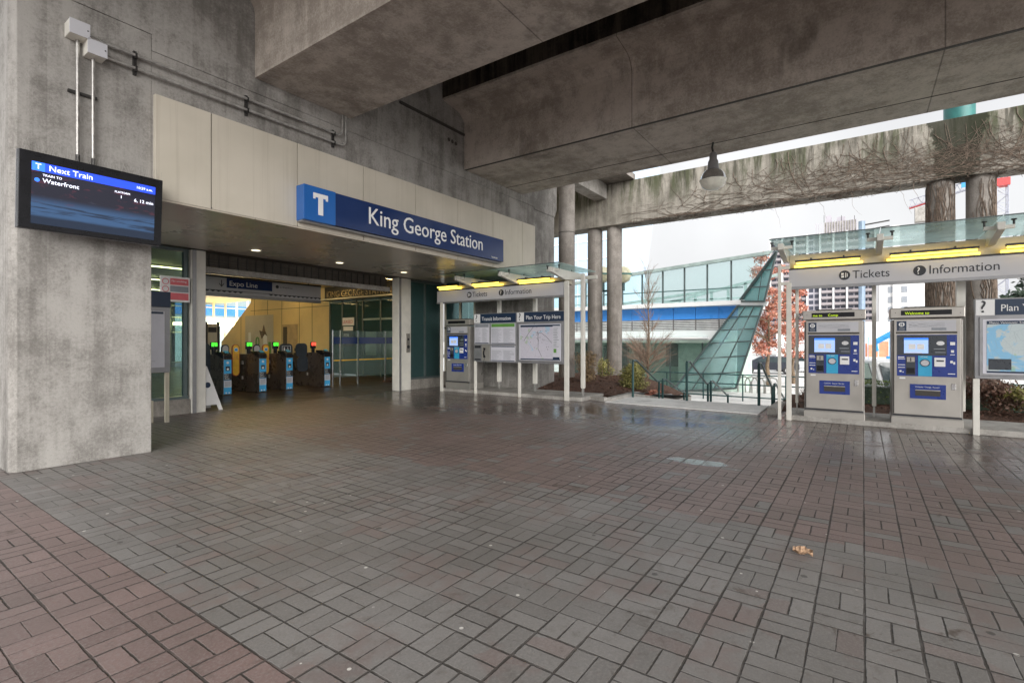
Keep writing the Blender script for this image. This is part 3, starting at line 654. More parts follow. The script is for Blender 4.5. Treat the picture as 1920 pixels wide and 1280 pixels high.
for i, (lab, x, c) in enumerate(gl):
    g = gates[i]; g.location = (x, 14.35, 0)
    g['label'] = lab; g['group'] = 'fare gates across the station entrance'
    scn = B(-.095, .055, .698, .709, 1.345, 1.45).build('display', M['gscr' if c == 'g' else 'rscr'], g, True)
    if i in (0, 1):
        ax, bx_ = (.66, .36) if i == 0 else (.58, .30)
        a = MB().prism(rrect(.22, .94, .109, .88, ax, .93), (0, .04, 0)).build('yellow_paddle', M['orange_r'], g, True)
        MB().prism(rrect(.18, .89, .089, .872, ax, .93), (0, .006, 0)).build('face', M['yellow'], a, True)
        MB().disc((ax, .871, 1.24), .06, rx=.06).build('symbol', M['white'], a, True); MB().disc((ax, .866, 1.24), .04, rx=.048).build('bus_symbol', M['bluearm'], a, True)
        text('NOT\nFOR\nENTRY', 'lettering', M['redp'], a, (ax, .869, .95), .06, local=True, align='CENTER', depth=.001)
        b = MB().prism(rrect(.22, .94, .109, .885, bx_, .93), (0, .04, 0)).build('slate_paddle', M['paddle'], g, True)
        MB().prism(rrect(.17, .24, .08, .876, bx_, 1.24), (0, .006, 0)).build('pale_sticker', M['signwhite'], b, True)
    if i == 2:
        b = MB().prism(rrect(.44, .42, .12, .90, .44, 1.20), (0, .04, 0)).build('wide_paddle', M['paddle'], g, True)
        MB().prism(rrect(.42, .5, .16, .90, .44, .74), (0, .038, 0)).build('lower_paddle', M['paddle'], g, True)
        mb = MB(); 
        o_ = .42
        for q in ((-.13, .17, 1.15, 1.16), (-.13, .17, 1.33, 1.34), (-.13, -.12, 1.161, 1.329), (.16, .17, 1.161, 1.329)): mb.box(q[0] + o_, q[1] + o_, .89, .898, q[2], q[3])
        mb.disc((-.05 + o_, .898, 1.28), .02).box(-.07 + o_, -.03 + o_, .89, .898, 1.18, 1.255); mb.tube([(.07 + o_ + .035 * math.cos(a_), .893, 1.21 + .035 * math.sin(a_)) for a_ in [k * math.pi / 6 for k in range(13)]], .006, 4); mb.box(.06 + o_, .075 + o_, .89, .898, 1.24, 1.30)
        mb.build('access_symbol', M['white'], b, True)
    if i == 3:
        b = MB().prism(rrect(.40, .44, .12, .90, -.34, 1.20), (0, .04, 0)).build('wide_paddle', M['paddle'], g, True); MB().prism(rrect(.40, .5, .14, .90, -.30, .74), (0, .038, 0)).build('lower_paddle', M['paddle'], g, True)
t = thing('gate_paddle', 'dark slate paddle half hidden behind the left steel column', 'gate paddle', (6.1, 15.0, 0))
MB().prism([(q[0] + 6.25, q[1], q[2]) for q in rrect(.5, 1.1, .15, 15.1, .25, .9)], (0, .04, 0)).build('paddle_plate', M['paddle'], t); MB().tube([(6.3, 15.16, 0), (6.3, 15.16, 1.2)], .05).build('post', M['dark'], t)
# poster stand in hall
t = thing('poster_stand', 'tall dark framed advertising stand behind the leftmost gate', 'poster stand', (8.2, 18.5, 0))
c0 = onY(384, 603, 18.5); c1 = onY(411, 603, 18.5)
B(c0.x, c0.x + .07, 18.45, 18.55, 0, 2.15).build('upright', M['dark'], t); B(c1.x - .07, c1.x, 18.45, 18.55, 0, 2.15).build('upright', M['dark'], t)
B(c0.x + .071, c1.x - .071, 18.48, 18.52, .7, 2.10).build('poster', M['cream'], t); B(c0.x + .1, c1.x - .1, 18.47, 18.479, 1.8, 1.98).build('heading', M['ink'], t)
# A-frame
t = thing('a_frame_sign', 'white folding pavement sign leaning beside the left steel column', 'A-frame sign', (5.3, 12.0, 0))
mb = MB(); mb.prism([(4.93, 11.72, .95), (5.17, 11.72, .95), (5.40, 11.5, .0), (5.32, 11.5, .0), (5.29, 11.53, .12), (5.02, 11.53, .12), (4.98, 11.5, 0), (4.90, 11.5, .0)], (0, .025, 0)); mb.build('front_board', M['white'], t)
mb = MB(); mb.prism([(4.93, 11.77, .95), (5.17, 11.77, .95), (5.40, 12.05, 0), (4.90, 12.05, 0)], (0, .025, 0)); mb.build('rear_board', M['white'], t)
MB().disc((5.12, 11.58, .55), .06).build('badge', M['navy2'], t)

# ------------------------------------------------------------------ GUIDEWAY BEAMS
def girder(name, label, x0, x1, zb, fl, fr, y0, y1, groove=None):
    t = thing(name, label, 'beam', ((x0 + x1) / 2, y1, zb), 0, 'concrete guideway girders overhead')
    prof = [(x0, zb)]
    def arc(xs_, xe, sgn):
        out = []
        for k in range(6):
            a = R(90 * k / 5); out.append((xs_ + sgn * .35 * (1 - math.cos(a)), 6.65 + .30 * math.sin(a)))
        return out + [(xe, 7.0), (xe, 7.42)]
    prof += [p_ for p_ in arc(x0, fl, -1)]
    right = arc(x1, fr, 1)
    prof += right[::-1] + [(x1, zb)]
    mb = MB(); mb.prism([(x, y0, z) for x, z in prof], (0, y1 - y0, 0)); g = mb.build('girder', M['beam'], t)
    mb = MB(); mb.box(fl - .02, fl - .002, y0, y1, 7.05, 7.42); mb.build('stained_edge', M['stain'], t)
    return t
girder('guideway_girder', 'nearer concrete guideway girder at upper left of the plaza roof', 4.18, 5.97, 5.65, 2.9, 6.9, -16, 7.872)
t = girder('guideway_girder', 'larger concrete guideway girder crossing the plaza with a lamp below', 9.26, 11.75, 5.62, 8.52, 12.2, -16, 7.872)
B(11.0, 11.012, -16, 7.87, 5.612, 5.6195).build('drip_groove', M['line'], t)
B(9.27, 9.33, -16, 7.87, 5.612, 5.6195).build('edge_groove', M['line'], t)
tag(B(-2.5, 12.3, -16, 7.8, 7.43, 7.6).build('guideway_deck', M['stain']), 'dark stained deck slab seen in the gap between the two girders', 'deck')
# hanging lamp
t = thing('pendant_lamp', 'bell shaped high bay lamp hanging under the larger girder', 'lamp', (10.95, 2.55, 5.6))
MB().tube([(10.95, 2.55, 5.62), (10.95, 2.57, 5.52), (10.95, 2.55, 5.40)], .022).build('hook', M['dark'], t)
MB().lathe([(.05, 5.41), (.072, 5.38), (.075, 5.27), (.10, 5.22), (.115, 5.06), (.10, 5.05)], (10.95, 2.55, 0)).build('ballast_housing', M['grey_frame'], t, smooth=True)
MB().lathe([(.105, 5.06), (.16, 5.03), (.205, 4.98), (.235, 4.92), (.252, 4.86), (.27, 4.845), (.27, 4.83), (.24, 4.84), (.1, 4.95)], (10.95, 2.55, 0), 32).build('reflector', M['chrome'], t, smooth=True)
MB().lathe([(.265, 4.835), (.25, 4.79), (.22, 4.71), (.16, 4.665), (.08, 4.645), (.01, 4.64)], (10.95, 2.55, 0), 32).build('lens', M['lampglass'], t, smooth=True)

# ------------------------------------------------------------------ TV DISPLAY, CONDUITS
t = thing('train_display', 'wide black next train screen mounted on the left concrete pillar', 'display screen', (2.09, 7.6, 2.75))
t.rotation_euler = (R(4), 0, 0)
def L(*a): return B(*a)
B(-.685, .685, -.03, .05, 0, .85).build('casing', M['black'], t, True, bevel=.006)
B(-.69, .69, .0505, .062, -.006, .856).build('bezel_edge', M['grey_frame'], t, True)
sc_ = B(-.58, .60, -.0345, -.0305, .06, .74).build('screen', M['tvscr'], t, True)
B(-.58, .60, -.038, -.035, .645, .74).build('title_bar', M['scrblue'], sc_, True); B(-.58, -.47, -.041, -.0382, .645, .74).build('logo', M['scrT'], sc_, True)
for s_, x, z, sz in (('T', -.552, .665, .085), ('Next Train', -.44, .665, .088), ('10:29 a.m.', .39, .675, .044), ('TRAIN TO', -.49, .595, .036), ('Waterfront', -.49, .525, .068), ('PLATFORM', .17, .575, .032), ('1', .225, .515, .05), ('6, 12 min', .37, .505, .056)):
    text(s_, 'lettering', M['scrtext'], sc_, (x, -.0425, z), sz, local=True, depth=.001)
MB().disc((-.535, -.036, .545), .022).build('line_symbol', M['scrT'], sc_, True)
mb = MB().tube([(-.1, .1, .45), (-.1, .27, .45)], .05); mb.tube([(.1, .1, .45), (.1, .27, .45)], .05); mb.box(-.25, .25, .062, .1, .25, .6); mb.build('wall_bracket', M['dark'], t, True)
t = thing('bird_spikes', 'row of thin bird spikes along the top of the train display', 'bird spikes', (2.09, 7.62, 3.6))
mb = MB()
for i in range(64):
    x = -.68 + i * .0216; mb.tube([(2.09 + x, 7.56, 3.60), (2.09 + x + random.uniform(-.03, .03), 7.56 + random.uniform(-.05, .06), 3.60 + random.uniform(.09, .15))], .0014, 3)
mb.build('spike', M['galv'], t)
for (x, z), lab in zip(((1.97, 5.24), (2.14, 5.08)), ('upper left grey junction box high on the pillar', 'lower right grey junction box high on the pillar')):
    t = thing('junction_box', lab, 'junction box', (x, 7.8, z), 0, 'junction boxes on the pillar')
    B(x - .095, x + .095, 7.69, PY - .001, z - .085, z + .085).build('box_body', M['white_metal'], t, bevel=.006)
    B(x - .098, x + .098, 7.682, 7.69, z - .088, z + .088).build('lid', M['signwhite'], t, bevel=.003)
    MB().disc((x + .075, 7.681, z), .008).build('screw', M['dark'], t)
for x, z0, z1, k in ((1.985, 3.62, 5.155, 'left'), (2.135, 3.62, 4.995, 'right')):
    t = thing('conduit_pipe', '%s upright galvanised conduit running down to the train display' % k, 'pipe', (x, 7.83, z0), 0, 'upright conduits on the pillar')
    MB().tube([(x, 7.83, z0), (x, 7.83, z1)], .019, 10).build('pipe', M['galv'], t, smooth=True); MB().tube([(x, 7.83, z0), (x, 7.83, z0 + .14)], .022, 10).build('coupling', M['dark'], t)
tag(B(1.9, 2.18, 7.845, PY - .001, 4.51, 4.54).build('conduit_strut', M['dark']), 'short dark strut bracing the two upright conduits', 'bracket')
for dz, zz, k in ((0, 5.25, 'upper'), (0, 5.08, 'lower')):
    t = thing('conduit_pipe', '%s long galvanised conduit running along the concrete above the cream fascia' % k, 'pipe', (4, 7.83, zz), 0, 'long conduits along the crossbeam')
    e = 5.75 if k == 'upper' else 5.82
    z2 = zz
    pts = [(2.06 if k == 'upper' else 2.24, 7.82, zz - .01), (e - .1, 7.82, z2)]
    for q in range(1, 6): a = R(18 * q); pts.append((e - .1 + .12 * math.sin(a), 7.82, z2 + .12 * (1 - math.cos(a))))
    pts.append((e + .02, 7.82, 5.64)); MB().tube(pts, .020, 10).build('pipe', M['galv'], t, smooth=True)
for i, x in enumerate((2.58, 4.04, 5.60)):
    tag(MB().box(x - .012, x + .012, 7.80, PY - .001, 5.03, 5.10).box(x - .012, x + .012, 7.80, PY - .001, 5.20, 5.27).box(x - .018, x + .018, 7.85, PY - .001, 5.0, 5.31).build('pipe_clamp', M['dark']), 'dark clamp holding the two long conduits, %s from the junction boxes' % ('first', 'second', 'third')[i], 'clamp', 'clamps on the long conduits')

# ------------------------------------------------------------------ VINE BEAM, RIB, SLAB, COLUMNS
t = thing('outer_beam', 'long mossy concrete beam on round columns with bare vines', 'beam', (18.9, 2, 6.05))
B(18.5, 19.3, -9, 13, 6.05, 7.70).build('beam_body', M['vbeam'], t, bevel=.02)
tag(B(11.85, 18.6, 7.2, 16, 7.71, 7.92).build('roof_slab', M['column']), 'concrete roof slab between the larger girder and the mossy outer beam', 'roof slab')
tag(B(12.3, 18.495, 8.33, 8.88, 7.12, 7.708).build('cross_rib', M['kerb'], bevel=.02), 'short pale concrete rib under the slab end meeting the outer beam', 'beam')
def column(x, y, top, r, label, z0=-1.2):
    t = thing('round_column', label, 'column', (x, y, z0), 0, 'round concrete columns')
    MB().lathe([(r, z0), (r, top)], (x, y, 0), 40).build('shaft', M['column'], t, smooth=True)
    if top > 6.5: MB().lathe([(r + .004, 5.30), (r + .004, 5.325)], (x, y, 0), 40).build('joint_ring', M['line'], t)
    return t
column(15.7, 8.6, 7.12, .285, 'tall round concrete column directly right of the station front')
column(18.9, 9.03, 6.05, .30, 'left of the paired round columns under the outer beam by the shrubs')
column(18.9, 8.18, 6.05, .30, 'right of the paired round columns under the outer beam by the shrubs')
c3 = column(18.9, -1.82, 6.05, .31, 'vine covered round column behind the space between the two ticket machines')
c4 = column(18.9, -2.68, 6.05, .31, 'half vine covered round column nearest the right map board')
tag(MB().lathe([(.36, 7.71), (.36, 9.6)], (19.6, -2.32, 0), 40).build('teal_drum', M['teal'], smooth=True), 'teal cylindrical drum standing on top of the outer beam', 'drum')
# vines
def vine_path(p, n, step, drift, plane='x', lo=6.08, hi=7.66):
    pts = [p.copy()]; d = drift.copy()
    for i in range(n):
        d += Vector((0, random.uniform(-.35, .35), random.uniform(-.30, .30))); d.normalize(); q = pts[-1] + d * step
        q.z = min(max(q.z, lo), hi); q.x = p.x + random.uniform(-.01, .01); pts.append(q)
    return pts
mb = MB()
for i in range(420):
    y = random.triangular(-7.5, 6.5, -2.5); z0 = random.uniform(6.3, 7.66); c = random.choice((-1, 1)); w = random.uniform(.5, 2.4); h = (z0 - random.uniform(6.08, 6.9)); ph = random.uniform(.5, 1.6)
    pts = [Vector((18.486 + random.uniform(-.005, .005), y + w * c * (s_ ** 1.5) + .16 * math.sin(4 * s_ + i) + .05 * math.sin(13 * s_ + 3 * i), max(6.06, z0 - h * math.sin(s_ * math.pi * ph / 1.6) + .10 * math.sin(6 * s_ + 2 * i) + .03 * math.sin(15 * s_ + i)))) for s_ in [k / 12 for k in range(13)]]
    pts = [Vector((p_.x, p_.y, min(7.68, p_.z))) for p_ in pts]; r_ = random.uniform(.002, .006) if i % 7 else random.uniform(.007, .010); mb.tube(pts, r_, 4, r_ * .4)
for i in range(60):
    y = random.uniform(-6, 7); mb.tube(vine_path(Vector((18.485, y, 6.10)), 14, .16, Vector((0, random.choice((-1, 1)), .05)), lo=6.06, hi=6.4), .008, 4, .003)
for i in range(260):                        # fringe under the edge
    y = random.uniform(-7, 7.4); mb.tube([(18.48, y, 6.1), (18.5 + random.uniform(0, .25), y + random.uniform(-.2, .2), 6.03), (18.55 + random.uniform(0, .7), y + random.uniform(-.5, .5), 6.01 - random.uniform(0, .05))], .011, 4, .004)
tag(mb.build('climbing_vine', M['vine']), 'bare looping vine stems spread over the mossy outer beam', 'vine')
for cx_, cy_, n_, lab, a0, a1 in ((18.9, -1.82, 120, 'dense bare vine wrapped around the left vine covered column', 0, 360), (18.9, -2.68, 60, 'bare vine stems climbing the right side of the last round column', 190, 290)):
    mb = MB()
    for i in range(n_):
        a = R(random.uniform(a0, a1)); z = random.uniform(-1.1, .6) if random.random() < .5 else random.uniform(.5, 4); pts = []; rr = .325
        while z < 6.05 and len(pts) < 26:
            pts.append(Vector((cx_ + rr * math.cos(a), cy_ + rr * math.sin(a), z))); z += random.uniform(.14, .3); a += random.uniform(-.22, .22)
        if len(pts) > 2: mb.tube(pts, random.uniform(.010, .024), 4, .006)
    tag(mb.build('climbing_vine', M['vine']), lab, 'vine', 'vines on the round columns')
mb = MB()
for i in range(5):
    y = (-.9, 1.2, 2.4, -1.2, .3)[i]; p = Vector((18.5, y, 6.05)); pts = [p]
    for k in range(6): p = p + Vector((random.uniform(-.04, .04), random.uniform(-.12, .05), -random.uniform(.08, .2))); pts.append(p)
    mb.tube(pts, .006, 3, .002)
tag(mb.build('hanging_twig', M['vine']), 'thin loose vine tips dangling below the outer beam', 'vine')

# ------------------------------------------------------------------ TICKET MACHINES (front faces local -y)
def make_tvm(led):
    t = thing('ticket_machine', '', 'ticket machine', (0, 0, 0)); W, Hh, D = .94, 2.03, .62
    U = lambda u: -W / 2 + u * W; V = lambda v: v * Hh
    B(U(0) + .006, U(1) - .006, .0, D, .0, V(.90)).build('cabinet', M['steel_side'], t, True, bevel=.01)
    B(U(.0), U(1), -.012, D, 0, V(.085)).build('plinth', M['steel'], t, True, bevel=.006)
    hd = B(U(-.015), U(1.015), -.05, D, V(.915), V(1)).build('head', M['steel'], t, True, bevel=.012)
    B(U(.14), U(.84), -.055, -.0505, V(.938), V(.978)).build('led_window', M['black'], hd, True)
    text(led, 'led_lettering', M['led'], hd, (U(.16), -.058, V(.9435)), .062, local=True, depth=.001)
    B(U(.2), U(.8), .1, .3, V(1), V(1.012)).build('top_vent', M['dark'], hd, True)
    MB().disc((U(.95), -.0502, V(.95)), .006).disc((U(.06), -.0502, V(.96)), .006).build('screw', M['dark'], hd, True)
    dr = B(U(.035), U(.965), -.022, -.001, V(.112), V(.905)).build('door', M['steel'], t, True, bevel=.004)
    B(U(.02), U(.98), -.016, -.0005, V(.096), V(.108)).build('door_gap', M['ink'], t, True)
    B(U(.03), U(.045), -.026, -.0225, V(.115), V(.90)).build('edge_strip', M['line'], dr, True)
    st = B(U(.08), U(.90), -.027, -.0225, V(.805), V(.893)).build('instruction_strip', M['signwhite'], t, True)
    B(U(.085), U(.22), -.031, -.0275, V(.808), V(.89)).build('symbol_plate', M['navy2'], st, True); MB().disc((U(.152), -.0312, V(.862)), .038, rx=.04).build('symbol_disc', M['white'], st, True)
    mb = MB().box(U(.135), U(.146), -.039, -.0355, V(.85), V(.874)).box(U(.158), U(.169), -.039, -.0355, V(.85), V(.874)); mb.build('figure', M['navy2'], st, True)
    mb = MB(); 
    for i in range(3): mb.box(U(.11), U(.195), -.034, -.0312, V(.815 + i * .008), V(.819 + i * .008))
    mb.build('print_line', M['greyink'], st, True)
    mb = MB(); random.seed(3)
    for k in range(6): mb.tube([(U(.25 + .1 * i), -.028, V(.84 + .006 * k) + random.uniform(-.012, .012)) for i in range(6)], .0014, 3)
    mb.build('route_lines', M['greyink'], st, True)
    B(U(.57), U(.77), -.031, -.0275, V(.812), V(.832)).build('grey_plate', M['greyink'], st, True)
    B(U(.07), U(.915), -.024, -.0222, V(.785), V(.800)).build('hood_shadow_line', M['line'], t, True)
    pn = B(U(.085), U(.91), -.028, -.0225, V(.432), V(.775)).build('blue_panel', M['blueP'], t, True)
    B(U(.085), U(.775), -.032, -.0282, V(.605), V(.770)).build('charcoal_plate', M['panelgrey'], pn, True)
    sc = B(U(.185), U(.525), -.038, -.0322, V(.622), V(.748)).build('touch_screen', M['tvm_scr'], pn, True)
    B(U(.185), U(.525), -.040, -.0382, V(.732), V(.748)).build('title_bar', M['scrT'], sc, True)
    B(U(.25), U(.35), -.040, -.0382, V(.655), V(.70)).build('screen_button', M['white'], sc, True); B(U(.37), U(.47), -.040, -.0382, V(.655), V(.70)).build('screen_button', M['white'], sc, True)
    B(U(.20), U(.44), -.040, -.0382, V(.624), V(.630)).build('status_line', M['white'], sc, True)
    MB().disc((U(.69), -.0322, V(.705)), .035, rx=.052).build('oval_lens', M['chrome'], pn, True)
    mb = MB().box(U(.60), U(.75), -.0345, -.0322, V(.655), V(.662)).box(U(.62), U(.76), -.0345, -.0322, V(.628), V(.634)); mb.build('print_line', M['greyink'], pn, True)
    cp = B(U(.385), U(.575), -.033, -.0285, V(.434), V(.602)).build('cyan_plate', M['cyan'], pn, True)
    MB().tube([(U(.48) + .060 * math.cos(a), -.036, V(.543) + .056 * math.sin(a)) for a in [k * math.pi / 12 for k in range(25)]], .006, 6).build('reader_ring', M['navy2'], cp, True)
    MB().disc((U(.48), -.0332, V(.543)), .050, rx=.054).build('reader_pad', M['signwhite'], cp, True)
    text('TAP HERE', 'lettering', M['white'], cp, (U(.405), -.034, V(.589)), .024, local=True, depth=.0008)
    b = B(U(.215), U(.345), -.036, -.0285, V(.44), V(.598)).build('coin_unit', M['panelgrey'], pn, True)
    B(U(.225), U(.335), -.045, -.0365, V(.55), V(.59)).build('coin_slot_plate', M['steel'], b, True); B(U(.272), U(.288), -.048, -.0455, V(.555), V(.585)).build('coin_slot', M['ink'], b, True)
    B(U(.225), U(.335), -.041, -.0365, V(.455), V(.50)).build('note_slot', M['black'], b, True)
    B(U(.605), U(.755), -.044, -.0285, V(.515), V(.588)).build('card_reader', M['white'], pn, True, bevel=.005); B(U(.635), U(.735), -.048, -.0445, V(.556), V(.568)).build('card_slot', M['ink'], pn, True)
    for q in ((.82, .885, .69, .715), (.83, .87, .63, .65), (.82, .88, .61, .615), (.82, .855, .545, .565), (.86, .885, .535, .555), (.10, .19, .585, .592), (.10, .2, .572, .577), (.10, .2, .522, .527), (.10, .2, .50, .505), (.12, .15, .465, .478), (.165, .18, .46, .468), (.79, .885, .455, .461)):
        B(U(q[0]), U(q[1]), -.031, -.0282, V(q[2]), V(q[3])).build('pictogram', M['white'], pn, True)
    B(U(.12), U(.205), -.0245, -.0222, V(.408), V(.420)).build('serial_label', M['white'], t, True)
    cd = B(U(.27), U(.765), -.032, -.0225, V(.248), V(.367)).build('change_tray', M['blueP'], t, True)
    B(U(.345), U(.69), -.036, -.0322, V(.272), V(.315)).build('tray_slot', M['line'], cd, True); B(U(.345), U(.69), -.040, -.0325, V(.3155), V(.322)).build('tray_lip', M['steel'], cd, True)
    text('Compass  Change  Receipt', 'lettering', M['white'], cd, (U(.345), -.0335, V(.340)), .030, local=True, depth=.0008, squeeze=.95)
    B(U(.835), U(.895), -.034, -.0225, V(.33), V(.38)).build('lock', M['chrome'], t, True, bevel=.003)
    return t
RX, RY0 = 10.85, 1.25
def place(t, x, y, z, label): t.location = (x, y, z); t.rotation_euler = (0, 0, R(-90)); t['label'] = label; t['group'] = 'ticket vending machines'
place(make_tvm('me to     Comp'), 10.87, .44, .03, 'ticket machine nearest the left end of the right shelter')
place(make_tvm('  Welcome to'), 10.87, -.87, .03, 'ticket machine with Welcome to display beside the right map board')
place(make_tvm('          '), 11.15, 9.72, .10, 'ticket machine under the middle shelter beside the teal glass wall')

# ------------------------------------------------------------------ SHELTERS  (local frame: x to the viewer's right, y away, z up)
def label_text(par, s, x, y, z, size, mat, **k): return text(s, 'lettering', mat, par, (x, y, z), size, local=True, **k)
def shelter(name, label, loc, L_, sx0, sx1, sz0, sz1, arms, words, posts_f, posts_b, lamps, gx0, gx1, gz=3.29, plat=(0, 3, 1.25)):
    t = thing(name, label, 'shelter', loc, R(-90))
    B(plat[0], plat[1], .0, plat[2], 0, .095).build('kerb_platform', M['kerb'], t, True, bevel=.01)
    sb = B(sx0, sx1, -.02, .05, sz0, sz1).build('sign_band', M['signwhite'], t, True, bevel=.004)
    B(sx0 - .005, sx1 + .005, -.03, .07, sz0 - .045, sz0 - .001).build('lower_rail', M['grey_frame'], sb, True); B(sx0, sx1, -.03, .07, sz1 + .001, sz1 + .03).build('upper_rail', M['dark'], sb, True)
    for s_, x, sym in words:
        zc = (sz0 + sz1) / 2; MB().disc((x, -.021, zc), .085).build('symbol_disc', M['ink'], sb, True)
        if sym == '?': label_text(sb, '?', x - .042, -.026, zc - .055, .16, M['white'], depth=.001)
        else:
            mb = B(x - .05, x - .008, -.030, -.0255, zc - .042, zc - .008).box(x - .05, x - .012, -.030, -.0255, zc + .006, zc + .04).box(x + .012, x + .024, -.030, -.0255, zc - .045, zc + .045).box(x + .036, x + .046, -.030, -.0255, zc - .03, zc + .03); mb.build('ticket_symbol', M['white'], sb, True)
        label_text(sb, s_, x + .115, -.022, zc - .065, .20, M['ink'], depth=.002, squeeze=.92)
    # trough beam
    mb = MB(); mb.prism([(sx0, .06, sz1 + .03), (sx0, .02, 3.12), (sx0, .45, 3.16), (sx0, .45, 2.95)], (sx1 - sx0, 0, 0)); mb.build('trough_beam', M['cream_metal'], t, True)
    for x in arms:
        a = MB(); a.prism([(x - .045, -.80, gz - .17), (x - .045, -.80, gz - .06), (x - .045, .9, gz - .06), (x - .045, .9, gz - .20), (x - .045, -.1, gz - .30)], (.09, 0, 0)); ar = a.build('roof_arm', M['white_metal'], t, True, bevel=.006)
        B(x - .17, x + .17, -.66, -.61, gz - .14, gz - .09).build('cross_bar', M['white_metal'], ar, True)
        for dx in (-.16, .16):
            MB().tube([(x + dx, -.635, gz - .12), (x + dx, -.635, gz - .01)], .014, 8).tube([(x + dx, -.635, gz - .022), (x + dx, -.635, gz - .004)], .032, 10).build('glass_clamp', M['dark'], ar, True)
        MB().tube([(x, .3, gz - .06), (x, .3, gz - .01)], .012, 8).build('glass_clamp', M['dark'], ar, True)
    gxs = [gx0] + [x for x in arms if gx0 + .3 < x < gx1 - .3] + [gx1]
    for a_, b_ in zip(gxs, gxs[1:]):
        g = B(a_ + .006, b_ - .006, -.92, 1.05, gz, gz + .014).build('glass_roof', M['g_roof'], t, True)
        B(a_ + .006, b_ - .006, -.926, -.9205, gz - .001, gz + .016).build('glass_edge', M['mull'], g, True)
    for x0_, x1_ in lamps:
        lf = B(x0_, x1_, -.20, -.12, sz1 + .115, sz1 + .15).build('lamp_fixture', M['dark'], t, True)
        MB().tube([(x0_ + .02, -.16, sz1 + .098), (x1_ - .02, -.16, sz1 + .098)], .017, 8).build('lamp_tube', M['tube'], lf, True)
        lf2 = MB().tube([(x0_ - .03, -.02, sz1 + .055), (x1_ + .03, -.02, sz1 + .055)], .020, 8).build('lamp_tube', M['tube'], lf, True)
        for q in (.25, .75): B(x0_ + (x1_ - x0_) * q - .012, x0_ + (x1_ - x0_) * q + .012, -.17, .04, sz1 + .151, sz1 + .18).build('lamp_bracket', M['dark'], lf, True)
    for x, w, zt in posts_f: B(x - w / 2, x + w / 2, -.06, .0 - .002, 0, zt).build('front_post', M['white_metal'], t, True, bevel=.006)
    for x, w, y in posts_b:
        p_ = B(x - w / 2, x + w / 2, y, y + .09, .30, 3.2).build('rear_post', M['white_metal'], t, True, bevel=.006); B(x - w / 4, x + w / 4, y + .02, y + .07, .09, .299).build('post_foot', M['galv'], p_, True)
    return t
rs = shelter('ticket_shelter', 'glass roofed ticket shelter with two machines at the right of the plaza', (RX, RY0, 0), 5.4, .10, 5.2, 2.52, 2.84, (.05, 1.48, 2.90, 4.3),
             (('Tickets', .98, 't'), ('Information', 2.03, '?')), ((.10, .085, 2.6),), ((1.42, .065, .55), (2.62, .12, .55), (.20, .05, .30)), ((.22, 1.22), (1.62, 2.75), (3.05, 4.1)), -.12, 5.4, plat=(.02, 5.6, 1.25))
mb = B(-.085, -.03, -.06, -.004, 0, 2.95); mb.box(-.03, .12, -.055, -.01, 2.56, 2.62).box(-.03, .12, -.055, -.01, 2.86, 2.92); mb.build('end_post', M['white_metal'], rs, True, bevel=.005)
MX, MY0 = 11.15, 10.55
ms = shelter('ticket_shelter', 'glass roofed ticket shelter with machine and maps beside the station entrance', (MX, MY0, 0), 4.9, .02, 4.36, 2.66, 2.985, (1.45, 2.95, 4.42),
             (('Tickets', 1.28, 't'), ('Information', 2.42, '?')), ((.22, .09, 2.65), (4.46, .12, 3.0), (1.52, .07, .93), (3.03, .07, .93)), ((1.75, .11, .75), (3.0, .11, .75), (4.62, .10, .5), (4.75, .08, .25)), ((.15, .95), (1.5, 2.45), (3.05, 4.05)), .9, 4.75, plat=(.2, 4.85, 1.3), gz=3.33)
B(4.40, 4.78, 1.0, 1.08, 3.15, 3.24).build('end_bracket', M['white_metal'], ms, True)
def board(name, label, loc, w, z0, z1, head, mapmat, split=False):
    t = thing(name, label, 'map board', loc, R(-90)); hh = .25
    B(0, w, -.03, .06, z0, z1).build('case_frame', M['grey_frame'], t, True, bevel=.008)
    B(.015, .235, -.036, -.0305, z1 - hh - .015, z1 - .02).build('question_plate', M['white'], t, True); label_text(t, '?', .055, -.040, z1 - hh + .03, .27, M['ink'], depth=.002)
    hb = B(.24, w - .02, -.036, -.0305, z1 - hh - .015, z1 - .02).build('header_plate', M['navy2'], t, True); label_text(hb, head, .30, -.038, z1 - hh + .045, .155 if len(head) < 17 else .150, M['white'], depth=.002, squeeze=.84)
    z1b = z1 - hh - .03
    if not split:
        fr = B(.055, w - .05, -.05, -.0305, z0 + .05, z1b - .01).build('glazed_frame', M['grey_frame'], t, True, bevel=.005)
        ps = B(.095, w - .09, -.053, -.0505, z0 + .085, z1b - .05).build('map_sheet', M['paper'], fr, True); B(.14, w - .12, -.0565, -.0535, z0 + .13, z1b - .13).build('map_area', mapmat, ps, True)
        B(.14, w - .12, -.0565, -.0535, z1b - .128, z1b - .075).build('map_title_bar', M['navy2'], ps, True)
        B(.14, w - .12, -.0565, -.0535, z0 + .1, z0 + .128).build('map_foot_bar', M['navy2'], ps, True)
    return t, z1b, hb
b2, zz, hb = board('map_board', 'framed Plan Your Trip Here map board under the middle shelter', (11.13, 7.60, 0), 1.46, .91, 2.27, 'Plan Your Trip Here', M['map1'])
mb = B(1.13, 1.34, -.061, -.0575, 1.05, 1.88); mb.build('legend_strip', M['paper'], b2, True)
mb = MB()
for i in range(12): mb.box(1.15, 1.15 + random.uniform(.08, .17), -.064, -.0615, 1.35 + i * .042, 1.362 + i * .042)
mb.build('print_line', M['greyink'], b2, True); B(1.14, 1.33, -.064, -.0615, 1.02, 1.09).build('legend_plate', M['navy2'], b2, True); B(1.16, 1.24, -.064, -.0615, 1.2, 1.3).build('legend_green', M['greenp'], b2, True)
